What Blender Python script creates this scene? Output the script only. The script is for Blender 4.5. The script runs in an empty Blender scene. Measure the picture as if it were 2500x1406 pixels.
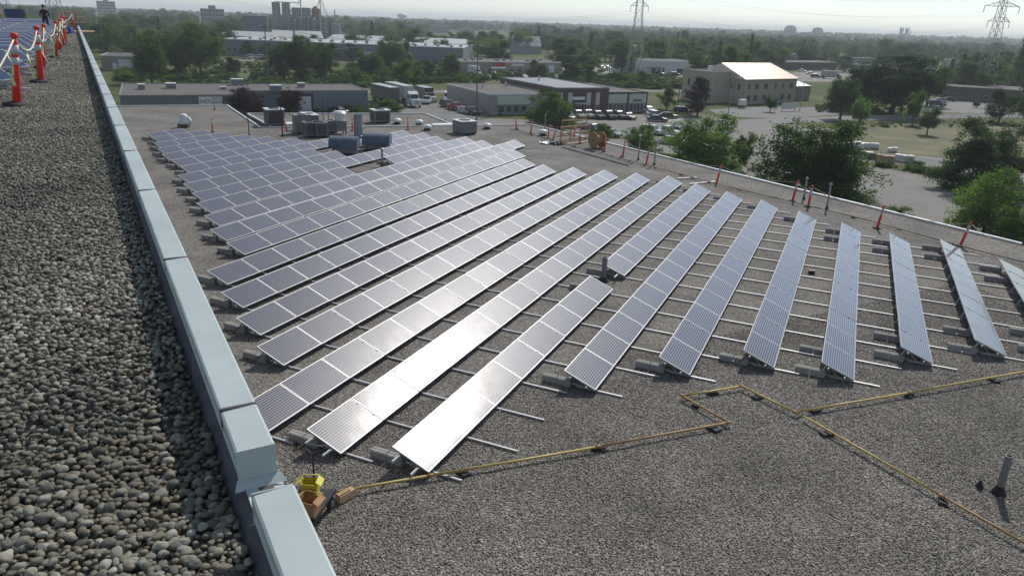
import bpy, bmesh, math, random
import numpy as np
from mathutils import Vector, Matrix

random.seed(7); RNG = np.random.default_rng(7)
scene = bpy.context.scene
COL = scene.collection
rad = math.radians
# ------------------------------------------------------------------ camera
F_PX, PITCH, ROLL, YAW = 1817.86, rad(19.611), rad(2.1415), rad(-23.7015)
CAM_Z = 9.318                       # above the lower roof (z = 0)
UPPER_Z = 7.66                      # gravel of the upper roof
GROUND_Z = -10.0
_fh = Vector((math.sin(YAW), math.cos(YAW), 0)); _rt = Vector((math.cos(YAW), -math.sin(YAW), 0)); _up = Vector((0, 0, 1))
FWD = math.cos(PITCH)*_fh - math.sin(PITCH)*_up
_u0 = math.sin(PITCH)*_fh + math.cos(PITCH)*_up
RIGHT = math.cos(ROLL)*_rt + math.sin(ROLL)*_u0
UPV = -math.sin(ROLL)*_rt + math.cos(ROLL)*_u0
CAMP = Vector((0, 0, CAM_Z))
cd = bpy.data.cameras.new('camera'); cam = bpy.data.objects.new('camera', cd); COL.objects.link(cam)
cd.sensor_width = 36.0; cd.lens = 36.0*F_PX/2500.0; cd.clip_start = 0.05; cd.clip_end = 30000
cam.matrix_world = Matrix(((RIGHT.x, UPV.x, -FWD.x, 0), (RIGHT.y, UPV.y, -FWD.y, 0), (RIGHT.z, UPV.z, -FWD.z, CAM_Z), (0, 0, 0, 1)))
scene.camera = cam
# ------------------------------------------------------------------ sky, sun, exposure
SUN_AZ, SUN_EL = rad(0.0), rad(41.5)          # azimuth from +Y towards +X
w = bpy.data.worlds.new('World'); scene.world = w; w.use_nodes = True
nt = w.node_tree; bg = nt.nodes['Background']
sky = nt.nodes.new('ShaderNodeTexSky'); sky.sky_type = 'NISHITA'; sky.sun_disc = False
sky.sun_elevation = SUN_EL; sky.sun_rotation = SUN_AZ; sky.air_density = 1.0; sky.dust_density = 0.35; sky.ozone_density = 2.0; sky.altitude = 300
tint = nt.nodes.new('ShaderNodeMix'); tint.data_type = 'RGBA'; tint.blend_type = 'MULTIPLY'; tint.inputs[0].default_value = 1; tint.inputs[7].default_value = (.935, 1.0, 1.075, 1)
hs = nt.nodes.new('ShaderNodeHueSaturation'); hs.inputs['Saturation'].default_value = .6
nt.links.new(sky.outputs[0], hs.inputs['Color']); nt.links.new(hs.outputs[0], tint.inputs[6]); nt.links.new(tint.outputs[2], bg.inputs[0]); bg.inputs[1].default_value = 0.1
sl = bpy.data.lights.new('sun', 'SUN'); sl.energy = 3.4; sl.angle = rad(0.55); sl.color = (1.0, 0.945, 0.87)
so = bpy.data.objects.new('sun', sl); COL.objects.link(so)
sdir = Vector((math.sin(SUN_AZ)*math.cos(SUN_EL), math.cos(SUN_AZ)*math.cos(SUN_EL), math.sin(SUN_EL)))
so.rotation_euler = sdir.to_track_quat('Z', 'Y').to_euler(); so.location = (0, 60, 60)
vs = scene.view_settings; vs.view_transform = 'Standard'; vs.look = 'None'; vs.exposure = 0.1; vs.gamma = 1.0; vs.use_curve_mapping = False
cy = scene.cycles; cy.max_bounces = 6; cy.diffuse_bounces = 3; cy.glossy_bounces = 3; cy.transmission_bounces = 4; cy.transparent_max_bounces = 6; cy.volume_bounces = 1
cy.use_denoising = True; cy.sample_clamp_indirect = 4.0

# ------------------------------------------------------------------ helpers
def at(x, y, z):
    """point at height z that lies under photo pixel x, y (2500 x 1406)"""
    d = FWD*F_PX + RIGHT*(x-1250) - UPV*(y-703)
    return CAMP + d*((z-CAM_Z)/d.z)
def gp(x, y, dz=0.0): return at(x, y, GROUND_Z+dz)
def rp(x, y, z=0.0): return at(x, y, z)
def px(P):
    v = Vector(P)-CAMP; d = v.dot(FWD)
    return 1250+F_PX*v.dot(RIGHT)/d, 703-F_PX*v.dot(UPV)/d, d
def scale_at(P): return F_PX/(Vector(P)-CAMP).dot(FWD)      # pixels per metre
UA = rad(-53.5); UD = Vector((math.sin(UA), math.cos(UA), 0)); VD = Vector((math.cos(UA), -math.sin(UA), 0))
def uv(u, v, z=0.0): return Vector((UD.x*u+VD.x*v, UD.y*u+VD.y*v, z))
ROTU = math.atan2(UD.y, UD.x)            # local x along the building axis u

class MB:
    def __init__(s): s.v = []; s.f = []; s.m = []
    def add(s, vs, fs, m=0):
        o = len(s.v); s.v += [tuple(p) for p in vs]; s.f += [tuple(i+o for i in f) for f in fs]; s.m += [m]*len(fs); return s
    def box(s, c, d, rz=0, m=0, rx=0, ry=0, taper=1.0):
        x, y, z = d[0]/2, d[1]/2, d[2]/2; t = taper
        P = [Vector((-x, -y, -z)), Vector((x, -y, -z)), Vector((x, y, -z)), Vector((-x, y, -z)), Vector((-x*t, -y*t, z)), Vector((x*t, -y*t, z)), Vector((x*t, y*t, z)), Vector((-x*t, y*t, z))]
        if rz or rx or ry:
            M = Matrix.Rotation(rz, 3, 'Z') @ Matrix.Rotation(ry, 3, 'Y') @ Matrix.Rotation(rx, 3, 'X'); P = [M @ p for p in P]
        c = Vector(c)
        return s.add([p+c for p in P], [(0, 3, 2, 1), (4, 5, 6, 7), (0, 1, 5, 4), (1, 2, 6, 5), (2, 3, 7, 6), (3, 0, 4, 7)], m)
    def b2(s, x0, x1, y0, y1, z0, z1, m=0): return s.box(((x0+x1)/2, (y0+y1)/2, (z0+z1)/2), (x1-x0, y1-y0, z1-z0), m=m)
    def bar(s, a, b, w, h=None, m=0):
        a = Vector(a); b = Vector(b); h = h or w; d = (b-a); L = d.length
        if L < 1e-6: return s
        d /= L; r = d.cross(Vector((0, 0, 1)))
        if r.length < 1e-4: r = Vector((1, 0, 0))
        r.normalize(); u = r.cross(d)
        P = [p+r*sx*w/2+u*sy*h/2 for p in (a, b) for sx, sy in ((-1, -1), (1, -1), (1, 1), (-1, 1))]
        return s.add(P, [(0, 1, 2, 3), (7, 6, 5, 4), (0, 4, 5, 1), (1, 5, 6, 2), (2, 6, 7, 3), (3, 7, 4, 0)], m)
    def tube(s, pts, r, n=8, m=0, caps=True):
        pts = [Vector(p) for p in pts]; k = len(pts); rs = r if isinstance(r, (list, tuple)) else [r]*k
        o = len(s.v); V = []
        for i, p in enumerate(pts):
            d = (pts[min(i+1, k-1)]-pts[max(i-1, 0)]).normalized()
            a = Vector((0, 0, 1)) if abs(d.z) < .9 else Vector((1, 0, 0))
            x = d.cross(a).normalized(); y = d.cross(x)
            V += [p+(x*math.cos(2*math.pi*j/n)+y*math.sin(2*math.pi*j/n))*rs[i] for j in range(n)]
        Fc = [(i*n+j, i*n+(j+1) % n, (i+1)*n+(j+1) % n, (i+1)*n+j) for i in range(k-1) for j in range(n)]
        if caps: Fc += [tuple(range(n))[::-1], tuple((k-1)*n+j for j in range(n))]
        return s.add(V, Fc, m)
    def lathe(s, prof, c=(0, 0, 0), n=16, m=0):
        c = Vector(c); k = len(prof)
        V = [c+Vector((r*math.cos(2*math.pi*j/n), r*math.sin(2*math.pi*j/n), z)) for r, z in prof for j in range(n)]
        Fc = [(i*n+j, i*n+(j+1) % n, (i+1)*n+(j+1) % n, (i+1)*n+j) for i in range(k-1) for j in range(n)]
        Fc += [tuple(range(n))[::-1], tuple((k-1)*n+j for j in range(n))]
        return s.add(V, Fc, m)
    def poly(s, pts, z0, z1, m=0):
        n = len(pts)
        ar = sum(pts[i][0]*pts[(i+1) % n][1]-pts[(i+1) % n][0]*pts[i][1] for i in range(n))
        if ar < 0: pts = pts[::-1]
        V = [(p[0], p[1], z0) for p in pts]+[(p[0], p[1], z1) for p in pts]
        return s.add(V, [tuple(range(n))[::-1], tuple(range(n, 2*n))]+[(i, (i+1) % n, n+(i+1) % n, n+i) for i in range(n)], m)
    def sheet(s, pts, z, m=0):
        n = len(pts)
        ar = sum(pts[i][0]*pts[(i+1) % n][1]-pts[(i+1) % n][0]*pts[i][1] for i in range(n))
        if ar < 0: pts = pts[::-1]
        return s.add([(p[0], p[1], z) for p in pts], [tuple(range(n))], m)
    def prof(s, pts, axis_len, m=0):
        """extrude a closed xz outline along y from 0 to axis_len"""
        n = len(pts); V = [(x, 0, z) for x, z in pts]+[(x, axis_len, z) for x, z in pts]
        return s.add(V, [tuple(range(n)), tuple(range(n, 2*n))[::-1]]+[(i, n+i, n+(i+1) % n, (i+1) % n) for i in range(n)], m)
    def mesh(s, name, mats, smooth=False):
        me = bpy.data.meshes.new(name); me.from_pydata(s.v, [], s.f)
        for mt in (mats if isinstance(mats, (list, tuple)) else [mats]): me.materials.append(mt)
        if any(s.m): me.polygons.foreach_set('material_index', s.m)
        if smooth: me.polygons.foreach_set('use_smooth', [True]*len(s.f))
        me.validate(); me.update(); return me
    def build(s, name, mats, parent=None, loc=None, rz=0, smooth=False):
        return obj(name, s.mesh(name, mats, smooth), parent, loc, rz)
def obj(name, me, parent=None, loc=None, rz=0):
    o = bpy.data.objects.new(name, me); COL.objects.link(o)
    if parent: o.parent = parent
    if loc is not None: o.location = loc
    if rz: o.rotation_euler = (0, 0, rz)
    return o
def tag(o, label=None, cat=None, group=None, kind=None):
    if label: o['label'] = label
    if cat: o['category'] = cat
    if group: o['group'] = group
    if kind: o['kind'] = kind
    return o
def thing(name, label, cat, loc=(0, 0, 0), rz=0, group=None):
    o = bpy.data.objects.new(name, None); COL.objects.link(o); o.location = loc; o.rotation_euler = (0, 0, rz); o.empty_display_size = .2
    return tag(o, label, cat, group)
def clone(src, loc, rz=0, sc=None, label=None, group=None, swap=None):
    def cp(o, par):
        c = o.copy(); COL.objects.link(c); c.parent = par
        if swap is not None and o.data is not None:
            for sl2 in c.material_slots: sl2.link = 'DATA'
            for i, sl_ in enumerate(o.data.materials):
                if sl_ and sl_.name in swap:
                    c.material_slots[i].link = 'OBJECT'; c.material_slots[i].material = swap[sl_.name]
        for ch in list(o.children): cp(ch, c)
        return c
    r = cp(src, None); r.location = loc; r.rotation_euler = (0, 0, rz)
    if sc is not None: r.scale = sc if isinstance(sc, (tuple, list)) else (sc,)*3
    if label: r['label'] = label
    if group: r['group'] = group
    return r
ORD = ['zeroth', 'first', 'second', 'third', 'fourth', 'fifth', 'sixth', 'seventh', 'eighth', 'ninth', 'tenth', 'eleventh', 'twelfth', 'thirteenth', 'fourteenth', 'fifteenth', 'sixteenth', 'seventeenth', 'eighteenth', 'nineteenth', 'twentieth']

# ------------------------------------------------------------------ materials
def nmat(name):
    m = bpy.data.materials.new(name); m.use_nodes = True; t = m.node_tree
    return m, t, t.nodes['Principled BSDF']
def N(t, k, **kw):
    n = t.nodes.new(k)
    for a, b in kw.items(): setattr(n, a, b)
    return n
def pmat(name, c, rough=.6, metal=0, var=.12, scale=6., bump=0., spec=.5, coords='Object', c2=None, detail=4., bscale=None, coat=0):
    """plain surface with noise-driven colour wear and fine relief"""
    m, t, b = nmat(name)
    tc = N(t, 'ShaderNodeTexCoord'); no = N(t, 'ShaderNodeTexNoise'); no.inputs['Scale'].default_value = scale; no.inputs['Detail'].default_value = detail; no.inputs['Roughness'].default_value = .65
    t.links.new(tc.outputs[coords], no.inputs['Vector'])
    rp_ = N(t, 'ShaderNodeValToRGB'); e = rp_.color_ramp.elements
    lo = [max(0, x*(1-var)) for x in c]; hi = [min(1, x*(1+var)) for x in (c2 or c)]
    e[0].position = .3; e[0].color = (*lo, 1); e[1].position = .7; e[1].color = (*hi, 1)
    t.links.new(no.outputs['Fac'], rp_.inputs[0]); t.links.new(rp_.outputs[0], b.inputs['Base Color'])
    b.inputs['Roughness'].default_value = rough; b.inputs['Metallic'].default_value = metal; b.inputs['Specular IOR Level'].default_value = spec; b.inputs['Coat Weight'].default_value = coat
    if bump:
        bn = N(t, 'ShaderNodeBump'); bn.inputs['Strength'].default_value = bump; bn.inputs['Distance'].default_value = .02
        n2 = N(t, 'ShaderNodeTexNoise'); n2.inputs['Scale'].default_value = bscale or scale*4; n2.inputs['Detail'].default_value = 3
        t.links.new(tc.outputs[coords], n2.inputs['Vector']); t.links.new(n2.outputs['Fac'], bn.inputs['Height']); t.links.new(bn.outputs[0], b.inputs['Normal'])
    return m
def stone_mat(name, cols, speck=30., rough=.75, bump=.25):
    m, t, b = nmat(name)
    oi = N(t, 'ShaderNodeObjectInfo'); r = N(t, 'ShaderNodeValToRGB'); r.color_ramp.interpolation = 'LINEAR'
    e = r.color_ramp.elements
    while len(e) < len(cols): e.new(.5)
    for i, c in enumerate(cols): e[i].position = i/(len(cols)-1); e[i].color = (*c, 1)
    t.links.new(oi.outputs['Random'], r.inputs[0])
    tc = N(t, 'ShaderNodeTexCoord'); no = N(t, 'ShaderNodeTexNoise'); no.inputs['Scale'].default_value = speck; no.inputs['Detail'].default_value = 5; no.inputs['Roughness'].default_value = .7
    t.links.new(tc.outputs['Object'], no.inputs['Vector'])
    mr = N(t, 'ShaderNodeMapRange'); mr.inputs['From Min'].default_value = .3; mr.inputs['From Max'].default_value = .7; mr.inputs['To Min'].default_value = .6; mr.inputs['To Max'].default_value = 1.3
    t.links.new(no.outputs['Fac'], mr.inputs['Value'])
    ge = N(t, 'ShaderNodeNewGeometry'); pn = N(t, 'ShaderNodeTexNoise'); pn.inputs['Scale'].default_value = .55; pn.inputs['Detail'].default_value = 6; pn.inputs['Roughness'].default_value = .6; t.links.new(ge.outputs['Position'], pn.inputs['Vector'])
    pm = N(t, 'ShaderNodeMapRange'); pm.inputs['From Min'].default_value = .32; pm.inputs['From Max'].default_value = .68; pm.inputs['To Min'].default_value = .62; pm.inputs['To Max'].default_value = 1.26; t.links.new(pn.outputs['Fac'], pm.inputs['Value'])
    mm = N(t, 'ShaderNodeMath', operation='MULTIPLY'); t.links.new(mr.outputs[0], mm.inputs[0]); t.links.new(pm.outputs[0], mm.inputs[1])
    mx = N(t, 'ShaderNodeMix', data_type='RGBA', blend_type='MULTIPLY'); mx.inputs[0].default_value = 1
    t.links.new(r.outputs[0], mx.inputs[6]); t.links.new(mm.outputs[0], mx.inputs[7]); t.links.new(mx.outputs[2], b.inputs['Base Color'])
    b.inputs['Roughness'].default_value = rough; b.inputs['Specular IOR Level'].default_value = .35
    bn = N(t, 'ShaderNodeBump'); bn.inputs['Strength'].default_value = bump; bn.inputs['Distance'].default_value = .004
    t.links.new(no.outputs['Fac'], bn.inputs['Height']); t.links.new(bn.outputs[0], b.inputs['Normal'])
    return m
def gravel_mat(name, cols, scale, bump=1., dist=.02, patch=.35):
    m, t, b = nmat(name); L = t.links.new
    tc = N(t, 'ShaderNodeTexCoord'); vo = N(t, 'ShaderNodeTexVoronoi'); vo.inputs['Scale'].default_value = scale; L(tc.outputs['Object'], vo.inputs['Vector'])
    sep = N(t, 'ShaderNodeSeparateColor'); L(vo.outputs['Color'], sep.inputs[0])
    r = N(t, 'ShaderNodeValToRGB'); e = r.color_ramp.elements
    while len(e) < len(cols): e.new(.5)
    for i, c in enumerate(cols): e[i].position = i/(len(cols)-1); e[i].color = (*c, 1)
    L(sep.outputs[0], r.inputs[0])
    no = N(t, 'ShaderNodeTexNoise'); no.inputs['Scale'].default_value = .35; no.inputs['Detail'].default_value = 5; L(tc.outputs['Object'], no.inputs['Vector'])
    mr = N(t, 'ShaderNodeMapRange'); mr.inputs['From Min'].default_value = .3; mr.inputs['From Max'].default_value = .7; mr.inputs['To Min'].default_value = 1-patch; mr.inputs['To Max'].default_value = 1+patch*.6; L(no.outputs['Fac'], mr.inputs['Value'])
    mx = N(t, 'ShaderNodeMix', data_type='RGBA', blend_type='MULTIPLY'); mx.inputs[0].default_value = 1
    L(r.outputs[0], mx.inputs[6]); L(mr.outputs[0], mx.inputs[7]); L(mx.outputs[2], b.inputs['Base Color'])
    b.inputs['Roughness'].default_value = .9; b.inputs['Specular IOR Level'].default_value = .2
    bn = N(t, 'ShaderNodeBump'); bn.inputs['Strength'].default_value = bump; bn.inputs['Distance'].default_value = dist; bn.invert = True
    L(vo.outputs['Distance'], bn.inputs['Height']); L(bn.outputs[0], b.inputs['Normal'])
    return m
def leaf_mat(name, c_dark, c_light, trans=.35):
    m, t, b = nmat(name); L = t.links.new
    oi = N(t, 'ShaderNodeObjectInfo'); geo = N(t, 'ShaderNodeNewGeometry'); tc = N(t, 'ShaderNodeTexCoord')
    no = N(t, 'ShaderNodeTexNoise'); no.inputs['Scale'].default_value = 1.6; no.inputs['Detail'].default_value = 3; L(tc.outputs['Object'], no.inputs['Vector'])
    ad = N(t, 'ShaderNodeMath', operation='ADD'); L(no.outputs['Fac'], ad.inputs[0])
    mu = N(t, 'ShaderNodeMath', operation='MULTIPLY_ADD'); L(geo.outputs['Random Per Island'], mu.inputs[0]); mu.inputs[1].default_value = .5; mu.inputs[2].default_value = -.25; L(mu.outputs[0], ad.inputs[1])
    mu2 = N(t, 'ShaderNodeMath', operation='MULTIPLY_ADD'); L(oi.outputs['Random'], mu2.inputs[0]); mu2.inputs[1].default_value = .5; mu2.inputs[2].default_value = -.25
    ad2 = N(t, 'ShaderNodeMath', operation='ADD'); L(ad.outputs[0], ad2.inputs[0]); L(mu2.outputs[0], ad2.inputs[1])
    r = N(t, 'ShaderNodeValToRGB'); r.color_ramp.elements[0].position = .2; r.color_ramp.elements[0].color = (*c_dark, 1); r.color_ramp.elements[1].position = .85; r.color_ramp.elements[1].color = (*c_light, 1)
    L(ad2.outputs[0], r.inputs[0]); L(r.outputs[0], b.inputs['Base Color']); b.inputs['Roughness'].default_value = .8; b.inputs['Specular IOR Level'].default_value = .06
    tr = N(t, 'ShaderNodeBsdfTranslucent'); L(r.outputs[0], tr.inputs[0]); ms = N(t, 'ShaderNodeMixShader'); ms.inputs[0].default_value = trans
    L(b.outputs[0], ms.inputs[1]); L(tr.outputs[0], ms.inputs[2]); L(ms.outputs[0], t.nodes['Material Output'].inputs['Surface'])
    return m
M = {}
M['gravel'] = gravel_mat('roof_gravel', [(.085, .077, .067), (.18, .167, .147), (.275, .258, .23), (.135, .123, .107), (.41, .39, .35)], 24, 1.0, .03, .3)
M['gravel_far'] = gravel_mat('stone_bed', [(.06, .057, .05), (.12, .115, .1), (.2, .19, .165), (.1, .09, .075), (.28, .27, .24)], 15, 1.0, .05, .2)
M['stone'] = stone_mat('river_stone', [(0.105, 0.103, 0.082), (0.179, 0.176, 0.141), (0.347, 0.338, 0.269), (0.137, 0.149, 0.116), (0.221, 0.195, 0.137), (0.457, 0.446, 0.371), (0.157, 0.17, 0.132), (0.115, 0.112, 0.091), (0.232, 0.22, 0.168), (0.388, 0.372, 0.3), (0.127, 0.129, 0.1), (0.2, 0.195, 0.154), (0.332, 0.318, 0.25), (0.147, 0.154, 0.118), (0.416, 0.406, 0.329), (0.179, 0.17, 0.132), (0.204, 0.151, 0.117)], 28)
M['pebble'] = stone_mat('roof_pebble', [(0.108, 0.095, 0.079), (0.216, 0.194, 0.162), (0.356, 0.321, 0.271), (0.162, 0.141, 0.114), (0.497, 0.454, 0.389), (0.259, 0.224, 0.18)], 40, bump=.1)
M['coping'] = pmat('coping_metal', (.44, .505, .495), .48, 0, .14, 1.6, spec=.4, bump=.25, bscale=1.1, detail=9)
M['membrane'] = pmat('roof_membrane', (.085, .087, .092), .8, 0, .3, 4)
M['alu'] = pmat('aluminium', (.5, .51, .52), .5, .3, .1, 3)
M['alu_dull'] = pmat('aluminium_dull', (.48, .5, .51), .5, .55, .1, 3)
M['concrete'] = pmat('concrete_block', (.36, .355, .34), .9, 0, .15, 9, .3)
M['galv'] = pmat('galvanised', (.3, .315, .325), .5, .4, .22, 5)
M['steel_dark'] = pmat('dark_steel', (.04, .042, .045), .6, .2, .3, 6)
M['orange'] = pmat('orange_plastic', (.72, .04, .022), .45, 0, .08, 4)
M['band'] = pmat('reflective_band', (.55, .57, .58), .4, 0, .1, 10)
M['rubber'] = pmat('black_rubber', (.022, .022, .023), .75, 0, .3, 8)
M['rope'] = pmat('rope', (.66, .62, .45), .8, 0, .15, 20)
M['tape'] = pmat('caution_tape', (.62, .6, .2), .5, 0, .5, 25, c2=(.75, .72, .4))
M['pipe'] = pmat('yellow_gas_pipe', (.5, .39, .11), .5, 0, .2, 2.2, c2=(.52, .36, .1))
M['pipe_rust'] = pmat('rusty_pipe', (.4, .24, .1), .6, 0, .3, 3)
M['pipe_old'] = pmat('weathered_pipe', (.22, .18, .12), .7, 0, .35, 2)
M['wood'] = pmat('lumber', (.42, .27, .13), .75, 0, .25, 7, .1)
M['wood_pale'] = pmat('pale_lumber', (.55, .36, .2), .75, 0, .2, 7, .1)
M['wood_pole'] = pmat('weathered_pole', (.13, .115, .1), .85, 0, .25, 5, .2)
M['plywood'] = pmat('plywood', (.36, .22, .1), .8, 0, .3, 6)
M['white'] = pmat('white_paint', (.78, .78, .76), .5, 0, .08, 4)
M['whitemetal'] = pmat('white_metal', (.75, .76, .76), .35, .1, .07, 3)
M['hood'] = pmat('blue_hood', (.11, .15, .2), .6, .1, .18, 3)
M['hvac'] = pmat('hvac_casing', (.22, .225, .225), .6, .2, .15, 3)
M['hvac_dark'] = pmat('hvac_grille', (.045, .047, .05), .6, .2, .3, 12)
M['red'] = pmat('red_enamel', (.3, .03, .025), .45, 0, .2, 4)
M['flash'] = pmat('roof_edge_flashing', (.66, .67, .66), .45, .15, .08, 2)
M['yellow'] = pmat('yellow_plastic', (.55, .47, .03), .5, 0, .1, 5)
M['card'] = pmat('cardboard', (.42, .23, .11), .85, 0, .12, 8)
M['bluep'] = pmat('blue_plastic', (.03, .07, .3), .5, 0, .1, 5)
M['navy'] = pmat('navy_sheet', (.012, .035, .13), .4, 0, .12, 2)
M['black'] = pmat('black_plastic', (.015, .015, .016), .55, 0, .3, 8)
M['asphalt'] = pmat('asphalt', (.15, .147, .14), .95, 0, .18, .35, .25, c2=(.19, .185, .175), bscale=20, detail=8)
M['lot'] = pmat('pale_asphalt', (.2, .19, .172), .95, 0, .16, .2, .25, bscale=15, detail=9)
M['road'] = pmat('road_asphalt', (.19, .186, .178), .95, 0, .12, .3, .2, bscale=15, detail=8)
M['paving'] = pmat('concrete_walk', (.38, .37, .345), .95, 0, .12, .5)
M['brickred'] = pmat('brick_wall', (.13, .075, .058), .9, 0, .2, 1.5)
M['beige'] = pmat('beige_block_wall', (.33, .315, .28), .9, 0, .1, .8)
M['cream'] = pmat('cream_wall', (.42, .37, .28), .9, 0, .08, .7)
M['panelw'] = pmat('pale_green_panel', (.52, .57, .49), .7, 0, .05, .7)
M['tan'] = pmat('tan_wall', (.26, .215, .165), .9, 0, .12, .8)
M['brown'] = pmat('brown_wall', (.11, .085, .072), .9, 0, .15, .8)
M['bluegrey'] = pmat('blue_grey_cladding', (.17, .195, .22), .7, .1, .08, .4)
M['greywall'] = pmat('grey_wall', (.25, .26, .265), .85, 0, .1, .5)
M['whitewall'] = pmat('white_wall', (.55, .55, .53), .85, 0, .06, .5)
M['concretewall'] = pmat('silo_concrete', (.3, .3, .29), .9, 0, .1, .2)
M['roofgrey'] = pmat('flat_roof_gravel', (.12, .112, .1), .95, 0, .18, .6, .2)
M['roofblue'] = pmat('flat_roof_membrane', (.24, .26, .28), .8, 0, .15, .3)
M['roofwhite'] = pmat('white_metal_roof', (.42, .43, .41), .5, .1, .08, .3)
M['metalroof'] = pmat('tan_metal_roof', (.58, .47, .385), .38, .45, .06, .6)
M['glass'] = pmat('window_glass', (.03, .038, .045), .12, 0, .2, 1, spec=.8)
M['frame'] = pmat('window_frame', (.4, .4, .39), .6, 0, .08, 3)
M['doorw'] = pmat('pale_door', (.55, .58, .6), .6, 0, .08, 2)
M['bark'] = pmat('bark', (.09, .072, .055), .95, 0, .3, 4, .4)
M['tyre'] = pmat('tyre', (.02, .02, .021), .85, 0, .2, 10)
M['rim'] = pmat('wheel_rim', (.45, .46, .47), .35, .8, .1, 8)
M['lampw'] = pmat('headlight', (.75, .77, .78), .15, .2, .05, 8)
M['lampr'] = pmat('tail_light', (.4, .02, .02), .2, 0, .1, 8)
M['pylon'] = pmat('pylon_steel', (.36, .38, .38), .6, .4, .1, .5)
M['wire'] = pmat('power_cable', (.16, .165, .17), .6, .3, .1, .5)
M['skin'] = pmat('skin', (.36, .2, .14), .6, 0, .05, 20)
M['shirt'] = pmat('dark_shirt', (.022, .02, .024), .85, 0, .2, 12)
M['jeans'] = pmat('dark_jeans', (.012, .018, .035), .85, 0, .2, 12)
M['gravelpile'] = pmat('gravel_pile', (.17, .155, .14), .95, 0, .25, 3, .6, bscale=14)
M['plasticwrap'] = pmat('plastic_wrap', (.6, .6, .57), .4, 0, .15, 2, .3, bscale=5)
M['steelrail'] = pmat('rail_steel', (.2, .18, .165), .5, .5, .2, 1)
M['leaf'] = leaf_mat('leaf_green', (.05, .105, .02), (.145, .245, .052), .56)
M['leaf_b'] = leaf_mat('leaf_bright', (.065, .14, .022), (.185, .31, .055), .56)
M['leaf_d'] = leaf_mat('leaf_dark', (.032, .068, .02), (.09, .155, .042), .5)
M['leaf_p'] = leaf_mat('leaf_plum', (.03, .014, .018), (.075, .032, .038), .35)
M['leaf_g'] = leaf_mat('leaf_grey_green', (.055, .098, .035), (.125, .19, .068), .56)
# ------------------------------------------------------------------ solar glass, grass
def solar_mat(name='solar_cells', line_c=(.3, .3, .31), c0=(.013, .017, .055), c1=(.02, .028, .082)):
    m, t, b = nmat(name); L = t.links.new
    tc = N(t, 'ShaderNodeTexCoord'); sp = N(t, 'ShaderNodeSeparateXYZ'); L(tc.outputs['Object'], sp.inputs[0])
    def line(sock, period, width, soft=.02):
        d = N(t, 'ShaderNodeMath', operation='DIVIDE'); L(sock, d.inputs[0]); d.inputs[1].default_value = period
        fr = N(t, 'ShaderNodeMath', operation='FRACT'); L(d.outputs[0], fr.inputs[0])
        s_ = N(t, 'ShaderNodeMath', operation='SUBTRACT'); L(fr.outputs[0], s_.inputs[0]); s_.inputs[1].default_value = .5
        a = N(t, 'ShaderNodeMath', operation='ABSOLUTE'); L(s_.outputs[0], a.inputs[0])
        mr = N(t, 'ShaderNodeMapRange'); L(a.outputs[0], mr.inputs['Value']); mr.inputs['From Min'].default_value = .5-width/2-soft; mr.inputs['From Max'].default_value = .5-width/2+soft
        return mr.outputs[0]
    bus = line(sp.outputs[0], .0675, .27, .05); gap = line(sp.outputs[1], .1605, .018, .012)  # busbars drawn wide and pale, glare and sky reflection put into their colour
    oi = N(t, 'ShaderNodeObjectInfo'); r = N(t, 'ShaderNodeValToRGB'); r.color_ramp.elements[0].color = (*c0, 1); r.color_ramp.elements[1].color = (*c1, 1); L(oi.outputs['Random'], r.inputs[0])
    no = N(t, 'ShaderNodeTexNoise'); no.inputs['Scale'].default_value = 60; no.inputs['Detail'].default_value = 2; L(tc.outputs['Object'], no.inputs['Vector'])
    m0 = N(t, 'ShaderNodeMix', data_type='RGBA', blend_type='MULTIPLY'); m0.inputs[0].default_value = .5; L(r.outputs[0], m0.inputs[6]); L(no.outputs['Color'], m0.inputs[7])
    m1 = N(t, 'ShaderNodeMix', data_type='RGBA'); L(bus, m1.inputs[0]); L(m0.outputs[2], m1.inputs[6]); m1.inputs[7].default_value = (*line_c, 1)
    m2 = N(t, 'ShaderNodeMix', data_type='RGBA'); L(gap, m2.inputs[0]); L(m1.outputs[2], m2.inputs[6]); m2.inputs[7].default_value = (.1, .11, .15, 1)
    L(m2.outputs[2], b.inputs['Base Color'])
    du = N(t, 'ShaderNodeTexNoise'); du.inputs['Scale'].default_value = 2.5; du.inputs['Detail'].default_value = 5; L(tc.outputs['Object'], du.inputs['Vector'])
    mr = N(t, 'ShaderNodeMapRange'); L(du.outputs['Fac'], mr.inputs['Value']); mr.inputs['To Min'].default_value = .065; mr.inputs['To Max'].default_value = .14; L(mr.outputs[0], b.inputs['Coat Roughness'])
    me_ = N(t, 'ShaderNodeMath', operation='MULTIPLY'); L(bus, me_.inputs[0]); me_.inputs[1].default_value = .0; L(me_.outputs[0], b.inputs['Metallic'])
    b.inputs['Roughness'].default_value = .36; b.inputs['Specular IOR Level'].default_value = .16; b.inputs['Coat Weight'].default_value = 1.0; b.inputs['Coat IOR'].default_value = 1.5
    return m
M['solar'] = solar_mat(); M['solar_sky_tint'] = solar_mat('sky_tinted_solar_cells', (.03, .04, .09), (.01, .018, .075), (.016, .03, .11))  # upper-roof copy, bluer with dim stripes; its different reflection put into the colour
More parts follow.
